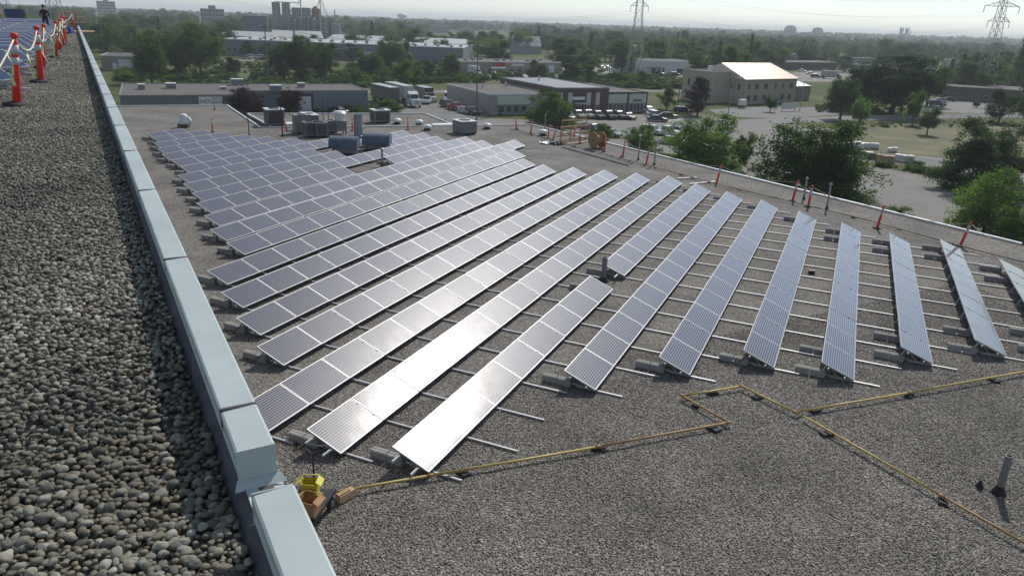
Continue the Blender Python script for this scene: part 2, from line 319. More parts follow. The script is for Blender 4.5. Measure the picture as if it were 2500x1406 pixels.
def grass_mat():
    m, t, b = nmat('grass_ground'); L = t.links.new
    tc = N(t, 'ShaderNodeTexCoord')
    n1 = N(t, 'ShaderNodeTexNoise'); n1.inputs['Scale'].default_value = .035; n1.inputs['Detail'].default_value = 8; n1.inputs['Roughness'].default_value = .62; L(tc.outputs['Object'], n1.inputs['Vector'])
    n2 = N(t, 'ShaderNodeTexNoise'); n2.inputs['Scale'].default_value = 1.7; n2.inputs['Detail'].default_value = 6; L(tc.outputs['Object'], n2.inputs['Vector'])
    r = N(t, 'ShaderNodeValToRGB'); e = r.color_ramp.elements; e.new(.5)
    for i, (p, c) in enumerate([(.36, (.055, .095, .02)), (.5, (.10, .115, .035)), (.64, (.16, .14, .07))]): e[i].position = p; e[i].color = (*c, 1)
    L(n1.outputs['Fac'], r.inputs[0])
    mr = N(t, 'ShaderNodeMapRange'); L(n2.outputs['Fac'], mr.inputs['Value']); mr.inputs['From Min'].default_value = .3; mr.inputs['From Max'].default_value = .7; mr.inputs['To Min'].default_value = .6; mr.inputs['To Max'].default_value = 1.25
    mx = N(t, 'ShaderNodeMix', data_type='RGBA', blend_type='MULTIPLY'); mx.inputs[0].default_value = 1; L(r.outputs[0], mx.inputs[6]); L(mr.outputs[0], mx.inputs[7]); L(mx.outputs[2], b.inputs['Base Color'])
    b.inputs['Roughness'].default_value = .95; b.inputs['Specular IOR Level'].default_value = .1
    bn = N(t, 'ShaderNodeBump'); bn.inputs['Strength'].default_value = .6; bn.inputs['Distance'].default_value = .15; L(n2.outputs['Fac'], bn.inputs['Height']); L(bn.outputs[0], b.inputs['Normal'])
    return m
M['grass'] = grass_mat()
M['grassgreen'] = pmat('mown_grass', (.06, .105, .022), .95, 0, .3, .25, .4, bscale=3, detail=8)
M['grassdry'] = pmat('dry_grass', (.095, .1, .036), .95, 0, .3, .12, .4, bscale=3, detail=8, c2=(.14, .13, .055))

# ------------------------------------------------------------------ ground, roads, lots
g = MB(); g.sheet([(-9000, -3000), (9000, -3000), (9000, 14000), (-9000, 14000)], GROUND_Z)
tag(g.build('ground', M['grass']), kind='structure')
def area(name, pts, mat, lvl):
    b = MB(); P = [gp(*p) for p in pts]; b.sheet([(p.x, p.y) for p in P], GROUND_Z+.004*lvl)
    return tag(b.build(name, mat), kind='structure')
def strip(name, pts, wid, mat, lvl):
    P = [gp(*p) for p in pts]; b = MB(); Lf = []; Rt = []
    for i, p in enumerate(P):
        d = (P[min(i+1, len(P)-1)]-P[max(i-1, 0)]).normalized(); n = Vector((-d.y, d.x, 0))*wid/2
        Lf.append(p+n); Rt.append(p-n)
    z = GROUND_Z+.004*lvl
    for i in range(len(P)-1): b.add([(q.x, q.y, z) for q in (Lf[i], Rt[i], Rt[i+1], Lf[i+1])], [(0, 1, 2, 3)])
    return tag(b.build(name, mat), kind='structure')
area('lawn', [(480, 205), (690, 207), (690, 186), (560, 176), (430, 190)], M['grassgreen'], 1)
area('dry_field', [(2030, 372), (2030, 318), (2200, 303), (2520, 306), (2520, 400), (2380, 388), (2200, 376)], M['grassdry'], 1)
area('dry_verge', [(1640, 293), (1700, 278), (1790, 283), (1790, 290), (1700, 297)], M['grassdry'], 3)
area('grass_verge', [(1470, 342), (1480, 332), (1760, 326), (1760, 338)], M['grassdry'], 5)
area('grass_bank', [(740, 240), (830, 262), (1000, 292), (990, 265), (900, 240), (800, 236)], M['grassgreen'], 1)
area('parking_lot', [(1130, 296), (1200, 290), (1360, 296), (1560, 280), (1700, 300), (1900, 300), (2034, 316), (2020, 372), (1995, 440), (1300, 440), (1100, 320)], M['lot'], 2)
area('side_parking_lot', [(880, 262), (930, 252), (1105, 250), (1196, 284), (1130, 298), (1180, 330), (980, 320), (950, 280)], M['asphalt'], 2)
area('paved_yard', [(2000, 398), (2080, 398), (2230, 424), (2420, 470), (2520, 488), (2520, 690), (1900, 690), (1850, 460)], M['lot'], 2)
area('yard_road', [(2000, 372), (2030, 372), (2200, 377), (2380, 392), (2520, 402), (2520, 462), (2420, 440), (2250, 405), (2060, 393)], M['lot'], 1)
strip('street', [(1420, 322), (1600, 309), (1800, 299), (2050, 290), (2300, 285), (2520, 281)], 8, M['road'], 6)
strip('back_street', [(560, 232), (700, 226), (940, 224), (1100, 224), (1400, 222), (1600, 222), (1740, 224)], 7, M['road'], 2)
strip('far_street', [(420, 150), (600, 148), (820, 152), (1000, 152), (1130, 150)], 9, M['road'], 2)
area('alley', [(730, 264), (800, 262), (905, 300), (880, 330), (640, 330), (560, 290), (640, 262)], M['asphalt'], 2)
area('commercial_lot', [(1365, 182), (1380, 158), (1530, 160), (1545, 183), (1720, 182), (1720, 190), (1400, 190)], M['paving'], 2)
area('strip_mall_lot', [(1100, 190), (1120, 181), (1370, 181), (1380, 188)], M['paving'], 3)
area('office_lot', [(1730, 268), (1830, 262), (2010, 262), (2060, 280), (1900, 290), (1760, 284)], M['road'], 3)
area('brown_building_lot', [(2200, 258), (2280, 245), (2400, 250), (2520, 262), (2520, 280), (2340, 276), (2230, 272)], M['road'], 3)
area('truck_lot', [(1900, 200), (1940, 176), (2080, 176), (2090, 200)], M['lot'], 3)
area('car_lot', [(2300, 215), (2320, 200), (2480, 205), (2500, 220)], M['lot'], 3)
area('sidewalk', [(1560, 300), (1660, 290), (1790, 292), (1790, 295), (1660, 295)], M['paving'], 8)
# railway
def rail_line():
    o = thing('railway_track', 'rusty railway track curving through the green bank beyond the roof', 'railway track')
    pts = [gp(x, y) for x, y in [(672, 184), (705, 200), (760, 221), (830, 243), (900, 265), (960, 284), (1010, 300)]]
    bed = MB(); ra = MB(); L_ = []; R_ = []
    for i, p in enumerate(pts):
        d = (pts[min(i+1, 6)]-pts[max(i-1, 0)]).normalized(); n = Vector((-d.y, d.x, 0)); L_.append((p, n, d))
    for i in range(6):
        (p, n, d), (q, n2, d2) = L_[i], L_[i+1]
        bed.add([p+n*1.6+Vector((0, 0, .03)), p-n*1.6+Vector((0, 0, .03)), q-n2*1.6+Vector((0, 0, .03)), q+n2*1.6+Vector((0, 0, .03))], [(0, 1, 2, 3)])
    bed.build('ballast', M['gravelpile'], o)
    for s in (-.72, .72):
        r_ = MB()
        for i in range(6): r_.bar(L_[i][0]+L_[i][1]*s+Vector((0, 0, .2)), L_[i+1][0]+L_[i+1][1]*s+Vector((0, 0, .2)), .1, .16)
        r_.build('rail', M['steelrail'], o)
    sl_ = MB().box((0, 0, .06), (.25, 2.5, .14)).mesh('sleeper', M['wood_pole'])
    for i in range(6):
        p, q = L_[i][0], L_[i+1][0]; n = int((q-p).length/1.4)
        if n > 40: n = 40
        for k in range(n):
            c = p.lerp(q, (k+.5)/n); obj('sleeper', sl_, o, c, math.atan2((q-p).y, (q-p).x))
rail_line()

# ------------------------------------------------------------------ upper roof with river stones
ub = MB(); ub.poly([uv(-14, .395).xy, uv(70, .395).xy, uv(70, -60).xy, uv(-14, -60).xy], GROUND_Z, UPPER_Z-.06)
UR = tag(MB().poly([uv(-14, .30).xy, uv(70, .30).xy, uv(70, -60).xy, uv(-14, -60).xy], UPPER_Z-.055, UPPER_Z-.012).build('upper_roof', M['gravel_far']), kind='structure')
ub.build('outer_wall', M['bluegrey'], UR)
def stone_mesh(i, sub, rough):
    bm = bmesh.new(); bmesh.ops.create_icosphere(bm, subdivisions=sub, radius=.5)
    rs = np.random.default_rng(100+i); ks = rs.normal(size=(5, 3))*2.6; ph = rs.uniform(0, 6.28, 5)
    ax = np.array([1.0, rs.uniform(.74, .98), rs.uniform(.6, .86)])
    for v in bm.verts:
        p = np.array(v.co); d = 1+rough*sum(math.sin(float(k @ p)*2+a) for k, a in zip(ks, ph))/5
        q = p*d; n4 = (abs(q[0])**2.6+abs(q[1])**2.6+abs(q[2])**2.6)**(1/2.6)/max(1e-6, np.linalg.norm(q)); q = q/(.55+.45*n4)
        v.co = Vector(q*ax)
    me = bpy.data.meshes.new('stone'); bm.to_mesh(me); bm.free(); me.polygons.foreach_set('use_smooth', [True]*len(me.polygons)); return me
stones = []
for i in range(9):
    me = stone_mesh(i, 3 if i < 7 else 2, .22); me.materials.append(M['stone']); stones.append(me)
def poisson(u0, u1, v0, v1, r, tries):
    cell = r/1.4143; G_ = {}; out = []
    for _ in range(tries):
        a = random.uniform(u0, u1); b = random.uniform(v0, v1); i, j = int(a/cell), int(b/cell); ok = True
        for di in range(-2, 3):
            for dj in range(-2, 3):
                q = G_.get((i+di, j+dj))
                if q and (q[0]-a)**2+(q[1]-b)**2 < r*r: ok = False; break
            if not ok: break
        if ok: G_[(i, j)] = (a, b); out.append((a, b))
    return out
NEAR = (1.75, 3.05, -.56, .262)
pts = poisson(*NEAR, .0215, 36000); cand = []
for a, b in pts:
    P = uv(a, b, UPPER_Z+.012); x, y, d = px(P); s = random.choice((.018, .021, .024, .027, .029, .032, .036, .043))*random.uniform(.9, 1.1)
    inside = -20 < x < 700 and y < 1440; cand.append((-(s*F_PX/d) if inside else 0, a, b, s))
cand.sort(); rest = MB()
for k, (_, a, b, s) in enumerate(cand):
    top = random.random() < .35
    P = uv(a, b, UPPER_Z+(random.uniform(.01, .02) if top else random.uniform(-.004, .008)))
    rot = (random.uniform(-.3, .3), random.uniform(-.3, .3), random.uniform(0, 6.28))
    sc_ = (s*random.uniform(.95, 1.25), s*random.uniform(.9, 1.15), s*random.uniform(.85, 1.15))
    if k < 300:
        o = obj('stone', random.choice(stones[:7]), UR, P); o.rotation_euler = rot; o.scale = sc_
    else:
        me = stones[8]; R_ = Matrix.LocRotScale(P, __import__('mathutils').Euler(rot), Vector(sc_))
        rest.add([R_ @ v.co for v in me.vertices], [tuple(p.vertices) for p in me.polygons])
rs_ = rest.build('loose_stones', M['stone'], UR, smooth=True); rs_['kind'] = 'stuff'

def gn_scatter(name, rects, z, dist, dens, smin, smax, mat, seed, parent, flat=.62, sub=2, jit=.012):
    b = MB()
    for r in rects: b.add([(p.x, p.y, z) for p in r], [(0, 1, 2, 3)])
    o = b.build(name, mat, parent); o['kind'] = 'stuff'
    gt = bpy.data.node_groups.new(name, 'GeometryNodeTree'); gt.interface.new_socket('Geometry', in_out='INPUT', socket_type='NodeSocketGeometry'); gt.interface.new_socket('Geometry', in_out='OUTPUT', socket_type='NodeSocketGeometry')
    n = gt.nodes; L = gt.links.new; gi = n.new('NodeGroupInput'); go = n.new('NodeGroupOutput')
    dp = n.new('GeometryNodeDistributePointsOnFaces'); dp.distribute_method = 'POISSON'; dp.inputs['Distance Min'].default_value = dist; dp.inputs['Density Max'].default_value = dens; dp.inputs['Seed'].default_value = seed
    L(gi.outputs[0], dp.inputs['Mesh'])
    jn = n.new('GeometryNodeJoinGeometry')
    for k in range(5):
        ic = n.new('GeometryNodeMeshIcoSphere'); ic.inputs['Radius'].default_value = .5; ic.inputs['Subdivisions'].default_value = sub
        nz = n.new('ShaderNodeTexNoise'); nz.noise_dimensions = '4D'; nz.inputs['W'].default_value = k*3.7; nz.inputs['Scale'].default_value = 1.3; nz.inputs['Detail'].default_value = 1
        po = n.new('GeometryNodeInputPosition'); L(po.outputs[0], nz.inputs['Vector'])
        su = n.new('ShaderNodeVectorMath'); su.operation = 'SUBTRACT'; L(nz.outputs['Color'], su.inputs[0]); su.inputs[1].default_value = (.5, .5, .5)
        ml = n.new('ShaderNodeVectorMath'); ml.operation = 'SCALE'; L(su.outputs[0], ml.inputs[0]); ml.inputs['Scale'].default_value = .55
        sp = n.new('GeometryNodeSetPosition'); L(ic.outputs['Mesh'], sp.inputs['Geometry']); L(ml.outputs[0], sp.inputs['Offset'])
        ss = n.new('GeometryNodeSetShadeSmooth'); L(sp.outputs[0], ss.inputs['Geometry'])
        sm = n.new('GeometryNodeSetMaterial'); sm.inputs['Material'].default_value = mat; L(ss.outputs[0], sm.inputs['Geometry'])
        ti = n.new('GeometryNodeGeometryToInstance'); L(sm.outputs[0], ti.inputs[0]); L(ti.outputs[0], jn.inputs[0])
    ip = n.new('GeometryNodeInstanceOnPoints'); L(dp.outputs['Points'], ip.inputs['Points']); L(jn.outputs[0], ip.inputs['Instance']); ip.inputs['Pick Instance'].default_value = True
    rr = n.new('FunctionNodeRandomValue'); rr.data_type = 'FLOAT_VECTOR'; rr.inputs[0].default_value = (-.35, -.35, 0); rr.inputs[1].default_value = (.35, .35, 6.28); L(rr.outputs[0], ip.inputs['Rotation'])
    rsn = n.new('FunctionNodeRandomValue'); rsn.data_type = 'FLOAT_VECTOR'; rsn.inputs[0].default_value = (smin, smin*.8, smin*flat); rsn.inputs[1].default_value = (smax, smax*.85, smax*flat); rsn.inputs['Seed'].default_value = 5; L(rsn.outputs[0], ip.inputs['Scale'])
    ro = n.new('FunctionNodeRandomValue'); ro.data_type = 'FLOAT_VECTOR'; ro.inputs[0].default_value = (0, 0, -jit*.3); ro.inputs[1].default_value = (0, 0, jit); ro.inputs['Seed'].default_value = 9
    s2 = n.new('GeometryNodeSetPosition'); L(dp.outputs['Points'], s2.inputs['Geometry']); L(ro.outputs[0], s2.inputs['Offset']); L(s2.outputs[0], ip.inputs['Points'])
    L(ip.outputs[0], go.inputs[0])
    md = o.modifiers.new('scatter', 'NODES'); md.node_group = gt
    return o
def urect(u0, u1, v0, v1): return [uv(u0, v0), uv(u1, v0), uv(u1, v1), uv(u0, v1)]
gn_scatter('stone_bed', [urect(-3, NEAR[0], -3.2, .262), urect(NEAR[0], NEAR[1], -3.2, NEAR[2]), urect(NEAR[1], 24, -3.2, .262)], UPPER_Z+.006, .022, 2200, .021, .043, M['stone'], 3, UR, .72, 2, .016)
gn_scatter('far_stone_bed', [urect(24, 69, -3.4, .262)], UPPER_Z+.006, .045, 420, .045, .085, M['stone'], 4, UR, .6, 2, .022)
gn_scatter('stone_fines', [urect(.5, 10, -1.2, .27)], UPPER_Z-.011, .021, 2000, .013, .02, M['stone'], 14, UR, .7, 2, .003)

# parapet with metal coping
PW = thing('parapet_wall', 'low parapet wall capped with pale blue-green metal coping along the upper roof', 'wall', uv(0, 0, 0), ROTU)
def lu(x, y, z): return (x, -y, z)            # local frame of the parapet: x = u, y = -v
core = MB()
for a, b in ((-14, 2.11), (2.41, 69.6)): core.b2(a, b, -.405, -.312, UPPER_Z-.05, 7.80)
core.b2(2.11, 2.41, -.404, -.312, UPPER_Z-.05, 7.745)
core.build('parapet_core', M['membrane'], PW)
ct = MB(); ct.add([(-14, -.313, UPPER_Z+.05), (69.5, -.313, UPPER_Z+.05), (69.5, -.262, UPPER_Z-.008), (-14, -.262, UPPER_Z-.008)], [(0, 1, 2, 3)]); ct.build('cant_strip', M['membrane'], PW)
cz = 7.88
def coping_piece(a, b, cap_a=False, cap_b=False):
    m = MB(); t_ = .004
    def sec(x):
        return [(x, -.294, cz-.088), (x, -.300, cz-.076), (x, -.2945, cz-.006), (x, -.302, cz), (x, -.42, cz+.006), (x, -.428, cz), (x, -.4285, cz-.076), (x, -.436, cz-.09)]
    A, B = sec(a), sec(b); n = len(A); In = lambda S: [(p[0], p[1]+(-.004 if p[1] > -.36 else .004), p[2]-.003) for p in S]
    V = A+B; m.add(V, [(i, i+1, n+i+1, n+i) for i in range(n-1)])
    V2 = In(A)+In(B); m.add(V2, [(n+i, n+i+1, i+1, i) for i in range(n-1)])
    for c_, x in ((cap_a, a), (cap_b, b)):
        if c_:
            s_ = 1 if x == b else -1
            m.b2(min(x-s_*.002, x+s_*.003), max(x-s_*.002, x+s_*.003), -.4278, -.2942, cz-.11, cz+.0052)
            m.add([(x, -.29, cz-.11), (x, -.438, cz-.11), (x+s_*.035, -.455, cz-.135), (x+s_*.035, -.275, cz-.135)], [(0, 1, 2, 3)])
    return m
js = [2.724+2.07*k for k in range(33)]
ce = [(2.39, js[0], True, False)]+[(js[i], js[i+1], False, False) for i in range(32)]
for k in range(4): ce.append((2.13-2.07*(k+1), 2.13-2.07*k, False, k == 0))
for a, b, ca, cb in ce: coping_piece(a+.006, b-.006, ca, cb).build('coping_panel', M['coping'], PW)
for j in js[:-1]:
    s_ = MB(); s_.b2(j-.007, j+.007, -.4262, -.2935, cz-.07, cz+.0085); s_.build('joint_seal', M['membrane'], PW)
sc_ = MB(); sc_.add([(2.135, -.31, 7.75), (2.385, -.31, 7.75), (2.385, -.44, 7.735), (2.135, -.44, 7.735)], [(0, 1, 2, 3)]); sc_.add([(2.135, -.44, 7.735), (2.385, -.44, 7.735), (2.385, -.445, 7.68), (2.135, -.445, 7.68)], [(0, 1, 2, 3)])
sc_.build('scupper', M['coping'], PW)

# ------------------------------------------------------------------ lower roof
A_ = [uv(-14, .395), uv(84.3, .395), rp(553.5, 258), rp(635.5, 313), rp(1110, 309), rp(1299, 306), rp(2500, 600), uv(-14, 38.3)]
A_[1] = uv(85.5, .395)
LR = tag(MB().poly([p.xy for p in A_], -.35, 0).build('lower_roof', M['gravel']), kind='structure')
cen = sum((p for p in A_), Vector())/len(A_)
MB().poly([(cen+(p-cen)*.985).xy for p in A_], GROUND_Z, -.36).build('outer_wall', M['greywall'], LR)
W_ = [rp(662, 311), rp(604, 279), rp(1038, 279), rp(1108, 307)]
WR = tag(MB().poly([p.xy for p in W_], -.34, -.006).build('wing_roof', M['gravel']), kind='structure')
MB().poly([(p.x, p.y) for p in W_], GROUND_Z, -.35).build('outer_wall', M['greywall'], WR)
def flashing(par, a, b, h=.11, wd=.15):
    MB().bar(a+Vector((0, 0, h/2)), b+Vector((0, 0, h/2)), wd, h).build('edge_flashing', M['flash'], par)
for i, j in ((1, 2), (2, 3), (3, 4), (4, 5), (5, 6), (6, 7)):
    d = (A_[j]-A_[i]).normalized()*.125; flashing(LR, A_[i]+(d if i > 1 else Vector()), A_[j]-d)
for i, j in ((0, 1), (1, 2), (2, 3)):
    d = (W_[j]-W_[i]).normalized()*.125; flashing(WR, W_[i]+d, W_[j]-d)
# loose pebbles give the near gravel real relief
gz = [urect(-5, 16, .42, 30)]
gn_scatter('loose_pebbles', gz, .004, .038, 520, .028, .06, M['pebble'], 8, LR, .6, 1, .012)
# ------------------------------------------------------------------ solar rows
TILT = rad(21.39); ZL = .18; MW, ML, PITCHL = .99, 1.65, 1.67; ZH = ZL+MW*math.sin(TILT); CX = MW*math.cos(TILT)
_f = MB(); fw_, ft_ = .022, .04
_f.b2(0, fw_, 0, ML, -ft_, 0); _f.b2(MW-fw_, MW, 0, ML, -ft_, 0); _f.b2(fw_, MW-fw_, 0, fw_, -ft_, 0); _f.b2(fw_, MW-fw_, ML-fw_, ML, -ft_, 0)
_f.b2(fw_, MW-fw_, fw_, ML-fw_, -.012, -.009)
me_frame = _f.mesh('solar_panel', M['alu'])
me_glass = MB().add([(fw_-.001, fw_-.001, -.004), (MW-fw_+.001, fw_-.001, -.004), (MW-fw_+.001, ML-fw_+.001, -.004), (fw_-.001, ML-fw_+.001, -.004)], [(0, 1, 2, 3)]).mesh('cell_glass', M['solar'])
_b = MB(); _b.bar((-.02, 0, .075), (.9, 0, .075), .04, .03); _b.bar((.02, 0, .08), (.17, 0, ZH-.13), .04, .04); _b.bar((.12, 0, ZH-.13), (.86, 0, ZL-.06), .04, .05); _b.bar((.5, 0, .08), (.22, 0, ZH-.16), .03, .03)
me_glass_b = me_glass.copy(); me_glass_b.materials.clear(); me_glass_b.materials.append(M['solar_sky_tint'])
me_brk = _b.mesh('support_bracket', M['alu_dull'])
me_rail = MB().b2(.3, 2.2, -.025, .025, .022, .056).mesh('base_rail', M['alu'])
_k = MB(); _k.b2(-.2, .2, -.095, .095, 0, .19); _k.b2(-.195, .195, -.07, -.02, .192, .2); _k.b2(-.195, .195, .02, .07, .192, .2)
me_rail0 = MB().b2(.3, 1.6, -.025, .025, .022, .056).mesh('base_rail', M['alu'])
me_blk = _k.mesh('ballast_block', M['concrete'])
me_clamp = MB().b2(-.03, .03, -.022, .022, -.006, .003).mesh('clamp', M['alu'])
def solar_row(xh, y0, n, label, z=0., group='rows of solar panels', gap_at=None, stub0=.06, stub1=.15, blocks='ends', end=None):
    if end is not None: y0 = end-n*PITCHL
    r = thing('solar_panel_row', label, 'solar panels', (xh, y0, z), 0, group)
    for k in range(n):
        y = k*PITCHL+(.05 if gap_at is not None and k >= gap_at else 0)
        o = obj('solar_panel', me_frame, r, (0, y, ZH)); o.rotation_euler = (random.uniform(-.006, .006), TILT+random.uniform(-.008, .008), 0)
        obj('cell_glass', me_glass if z == 0. else me_glass_b, o)
        if k and z == 0.:
            for fx in (.22, .72):
                c_ = obj('clamp', me_clamp, r, (fx*CX, y-.01, ZH-fx*MW*math.sin(TILT)+.004)); c_.rotation_euler = (0, TILT, 0)
    Ln = n*PITCHL+(.05 if gap_at is not None and gap_at < n else 0)
    for fx in (.22, .72):
        x = fx*CX; zz = ZH-fx*MW*math.sin(TILT)-.075
        MB().b2(x-.022, x+.022, -stub0-.03, Ln+stub1, zz-.025, zz+.025).build('purlin', M['alu'], r)
    nb = n+1
    for k in range(nb):
        y = .22+(Ln-.44)*k/(nb-1)
        obj('support_bracket', me_brk, r, (0, y, 0)); obj('base_rail', me_rail if 0 < k < nb-1 else me_rail0, r, (0, y+.001, 0))
        if k in (0, nb-1) or (blocks == 'all' and k in (1, nb-2)):
            obj('ballast_block', me_blk, r, (-.47, y, 0)); obj('ballast_block', me_blk, r, (-.045, y-.012, 0))
    return r
ROWS = {-17: (-48.05, 40.17, 2), -16: (-46.11, 39.0, 3), -15: (-44.1, 37.4, 4), -14: (-42.1, 35.9, 5), -13: (-40.1, 34.5, 6), -12: (-38.05, 33.4, 7), -11: (-36.0, 32.2, 9),
        -10: (-34.15, 30.3, 7), -9: (-32.15, 28.8, 8), -8: (-30.1, 27.45, 15), -7: (-28.28, 26.0, 7), -6: (-26.15, 24.4, 17), -5: (-24.18, 22.8, 19), -4: (-22.2, 21.7, 17), -3: (-20.2, 18.72, 17),
        -2: (-18.13, 17.28, 17), -1: (-16.1, 15.84, 18), 0: (-14.1, 14.53, 19), 1: (-12.05, 11.42, 21), 2: (-10.02, 11.63, 21), 3: (-7.93, 11.9, 8), 4: (-5.95, 17.26, 16), 5: (-3.88, 19.39, 14),
        6: (-1.78, 21.07, 12), 7: (.35, 21.32, 11), 8: (2.48, 23.7, 9), 9: (4.62, 25.49, 8), 10: (6.7, 26.5, 6)}
NUM = {2: 'two', 3: 'three', 4: 'four', 5: 'five', 6: 'six', 7: 'seven', 8: 'eight', 9: 'nine', 11: 'eleven', 12: 'twelve', 14: 'fourteen', 15: 'fifteen', 16: 'sixteen', 17: 'seventeen', 18: 'eighteen', 19: 'nineteen', 21: 'twenty-one'}
for k, (xh, y0, n) in ROWS.items():
    if k == 3: lab = 'front solar panel row in blinding sun glare, ending at the grey vent pipe'
    elif k < 3: lab = 'solar panel row, %s to the left of the glaring front row' % ORD[3-k]
    else: lab = 'solar panel row, %s to the right of the row with the vent pipe' % ORD[k-3]
    solar_row(xh, y0, n, lab, gap_at={4: 8, 5: 8, 6: 8, 2: 8, 1: 9, 0: 9, -1: 9, -2: 9, -3: 8}.get(k), stub0=.28 if k in (2, 3) else .05, stub1=.12 if k < 3 else .04, blocks='all' if k > 6 else 'ends')
solar_row(-8.0, 26.96, 11, 'solar panel row beginning just behind the grey vent pipe', stub0=.45)
solar_row(-33.9, 46.9, 4, 'short far row of four solar panels beside the exhaust stack')
solar_row(-31.85, 46.75, 4, 'short far row of four solar panels behind the right blue hood')
solar_row(-28.1, 41.96, 7, 'far row of seven solar panels starting at the thin capped pipe')
for k, dx in ((0, -.3), (-1, -.2), (-4, -.35), (-5, -.3), (6, -.4), (2, -.25)):
    xh, y0, n = ROWS[k]; P = Vector((xh, y0, 0)); c = MB().tube([(.15, .25, .36), (.0, .05, .2), (dx*.6, -.12, .04), (dx, -.2, .02), (dx*1.6, .1, .02), (dx*2.2, .5, .02)], .014, 6).build('cable', M['black'], None, P, smooth=True)
    tag(c, 'black cable at the end of the row %s' % ({0: 'third left of the glaring row', -1: 'fourth left of the glaring row', -4: 'seventh left of the glaring row', -5: 'eighth left of the glaring row', 6: 'third right of the vent pipe row', 2: 'first left of the glaring row'}[k]), 'cable')
# rows on the upper roof
zu = UPPER_Z+.02+ZL; p1, p2 = rp(45, 194, zu), rp(75.5, 163, zu)
xs = [(p1.x, p1.y)]+[(p2.x-2.03*k, p2.y+2.03*.74*k) for k in range(15)]+[(p2.x-34-4*k, p2.y+(34+4*k)*.74) for k in range(3)]
for i, (x, ye) in enumerate(xs): solar_row(x-CX, 0, 4, 'row of blue solar panels on the upper roof, %s from the front' % (ORD[i+1]), z=UPPER_Z+.02, group='solar rows on the upper roof', end=ye)

# ------------------------------------------------------------------ delineator posts
def make_post():
    t = thing('delineator_post', 'orange delineator post', 'delineator', group='orange delineator posts')
    MB().lathe([(.052, .045), (.06, .06), (.056, .5), (.051, .96), (.044, .985), (.03, 1.0), (.03, 1.03)], n=14).build('post', M['orange'], t, smooth=True)
    MB().lathe([(.03, 1.025), (.052, 1.035), (.054, 1.07), (.05, 1.1), (.02, 1.105)], n=12).build('handle', M['orange'], t, smooth=True)
    for a, b in ((.63, .74), (.79, .93)): MB().lathe([(.0585, a), (.0565, b)], n=14).build('reflective_band', M['band'], t, smooth=True)
    MB().lathe([(.2, 0), (.205, .02), (.19, .045), (.09, .055), (.06, .062)], n=10).build('base', M['rubber'], t)
    return t
POST = None; posts_done = []
def post(P, label, lean=(0, 0), h=1.0, rz=0):
    global POST
    if POST is None: POST = make_post(); o = POST
    else: o = clone(POST, P)
    o.location = P; o['label'] = label; o['group'] = 'orange delineator posts'; o.scale = (h, h, h); o.rotation_euler = (lean[0], lean[1], rz)
    Mx = Matrix.LocRotScale(Vector(P), __import__('mathutils').Euler((lean[0], lean[1], rz)), Vector((h, h, h)))
    return Mx @ Vector((0, 0, 1.02))
def lean_dir(a, amt): return (-amt*math.cos(a), amt*math.sin(a))
rope_l = []
UPP = [(41.6, 258, 'nearest orange post on the upper roof with caution tape hanging from it', -.01, 1.02), (100, 201.7, 'orange post on the upper roof leaning left, second from the camera', -.06, 1.03), (104.6, 167.5, 'orange post behind the second leaning post on the upper roof', .04, 1.0),
       (136.6, 142, 'upright orange post on the upper roof, fourth from the camera', .0, 1.0), (146, 124, 'orange post on the upper roof just left of the leaning far pair', .02, 1.0), (158, 113, 'orange post in the far cluster on the upper roof', -.08, 1.03), (160, 107, 'orange post beside the blue bag on the upper roof', -.05, 1.0), (150, 90, 'far orange post behind the cluster near the wooden barrier', 0, 1.), (183, 74, 'leaning orange post in front of the wooden barrier', -.22, 1.0)]
rx_ = Vector((RIGHT.x, RIGHT.y, 0)).normalized()
def lean_for(a):     # lean towards image right by angle a
    ax = rx_.cross(Vector((0, 0, 1))); ax = -ax
    q = __import__('mathutils').Quaternion(ax, a); e = q.to_euler(); return (e.x, e.y, e.z)
def put_post(P, lab, a, h, back=0):
    e = lean_for(a); o = post(P, lab, (e[0], e[1]), h, e[2]); return o
for x, y, lab, a, h in UPP: rope_l.append(put_post(rp(x, y, UPPER_Z+.02), lab, a+.15, h*1.06))
put_post(rp(6.4, 53.5, UPPER_Z+.02), 'far orange post left of the navy sheet stack', 0, 1.05); put_post(rp(60, 54, UPPER_Z+.02), 'far orange post right of the navy sheet stack', -.03, 1.05)
LOW = [(519.4, 323.5, 'lone orange post beside the white turbine vent', 0, 1.0), (701, 321, 'tilted orange post behind the thin black pole', -.2, 1.08), (860, 320.6, 'orange post left of the galvanised exhaust stack', .03, 1.0), (996, 318, 'orange post behind the far solar rows near white dome vents', 0, 1.0),
       (1261, 315.5, 'leaning orange post at the far right roof corner', -.12, 1.05), (1296, 326.5, 'second orange post from the far roof corner', .03, 1.1), (1338, 338, 'orange post left of the lumber frames', 0, 1.05), (1350, 341, 'orange post leaning against the lumber frames', .25, 1.0), (1401, 337, 'orange post inside the lumber frames', .1, 1.0), (1416, 351.5, 'orange post in front of the lumber frames', -.05, 1.1), (1437, 336, 'orange post between lumber frames and cable reel', .05, 1.),
       (1475, 370.5, 'orange post just right of the wooden cable reel', .05, 1.12), (1520, 383, 'orange post above the grey strut, second right of the reel', .08, 1.1), (1577, 402, 'orange post beside the capped vent pipe at the roof edge', .12, 1.1), (1749, 448, 'orange post near the middle of the right roof edge', .14, 1.1), (1934.6, 491, 'left one of the orange post pair at the right roof edge', .12, 1.12), (1973, 505, 'right one of the orange post pair at the right roof edge', .03, 1.12), (2141, 557.5, 'orange post at the right roof edge in front of the gravel heap', .11, 1.12), (2344, 601, 'orange post nearest the camera along the right roof edge', .2, 1.12)]
low_tops = []
for x, y, lab, a, h in LOW: low_tops.append(put_post(rp(x, y), lab, a, h))

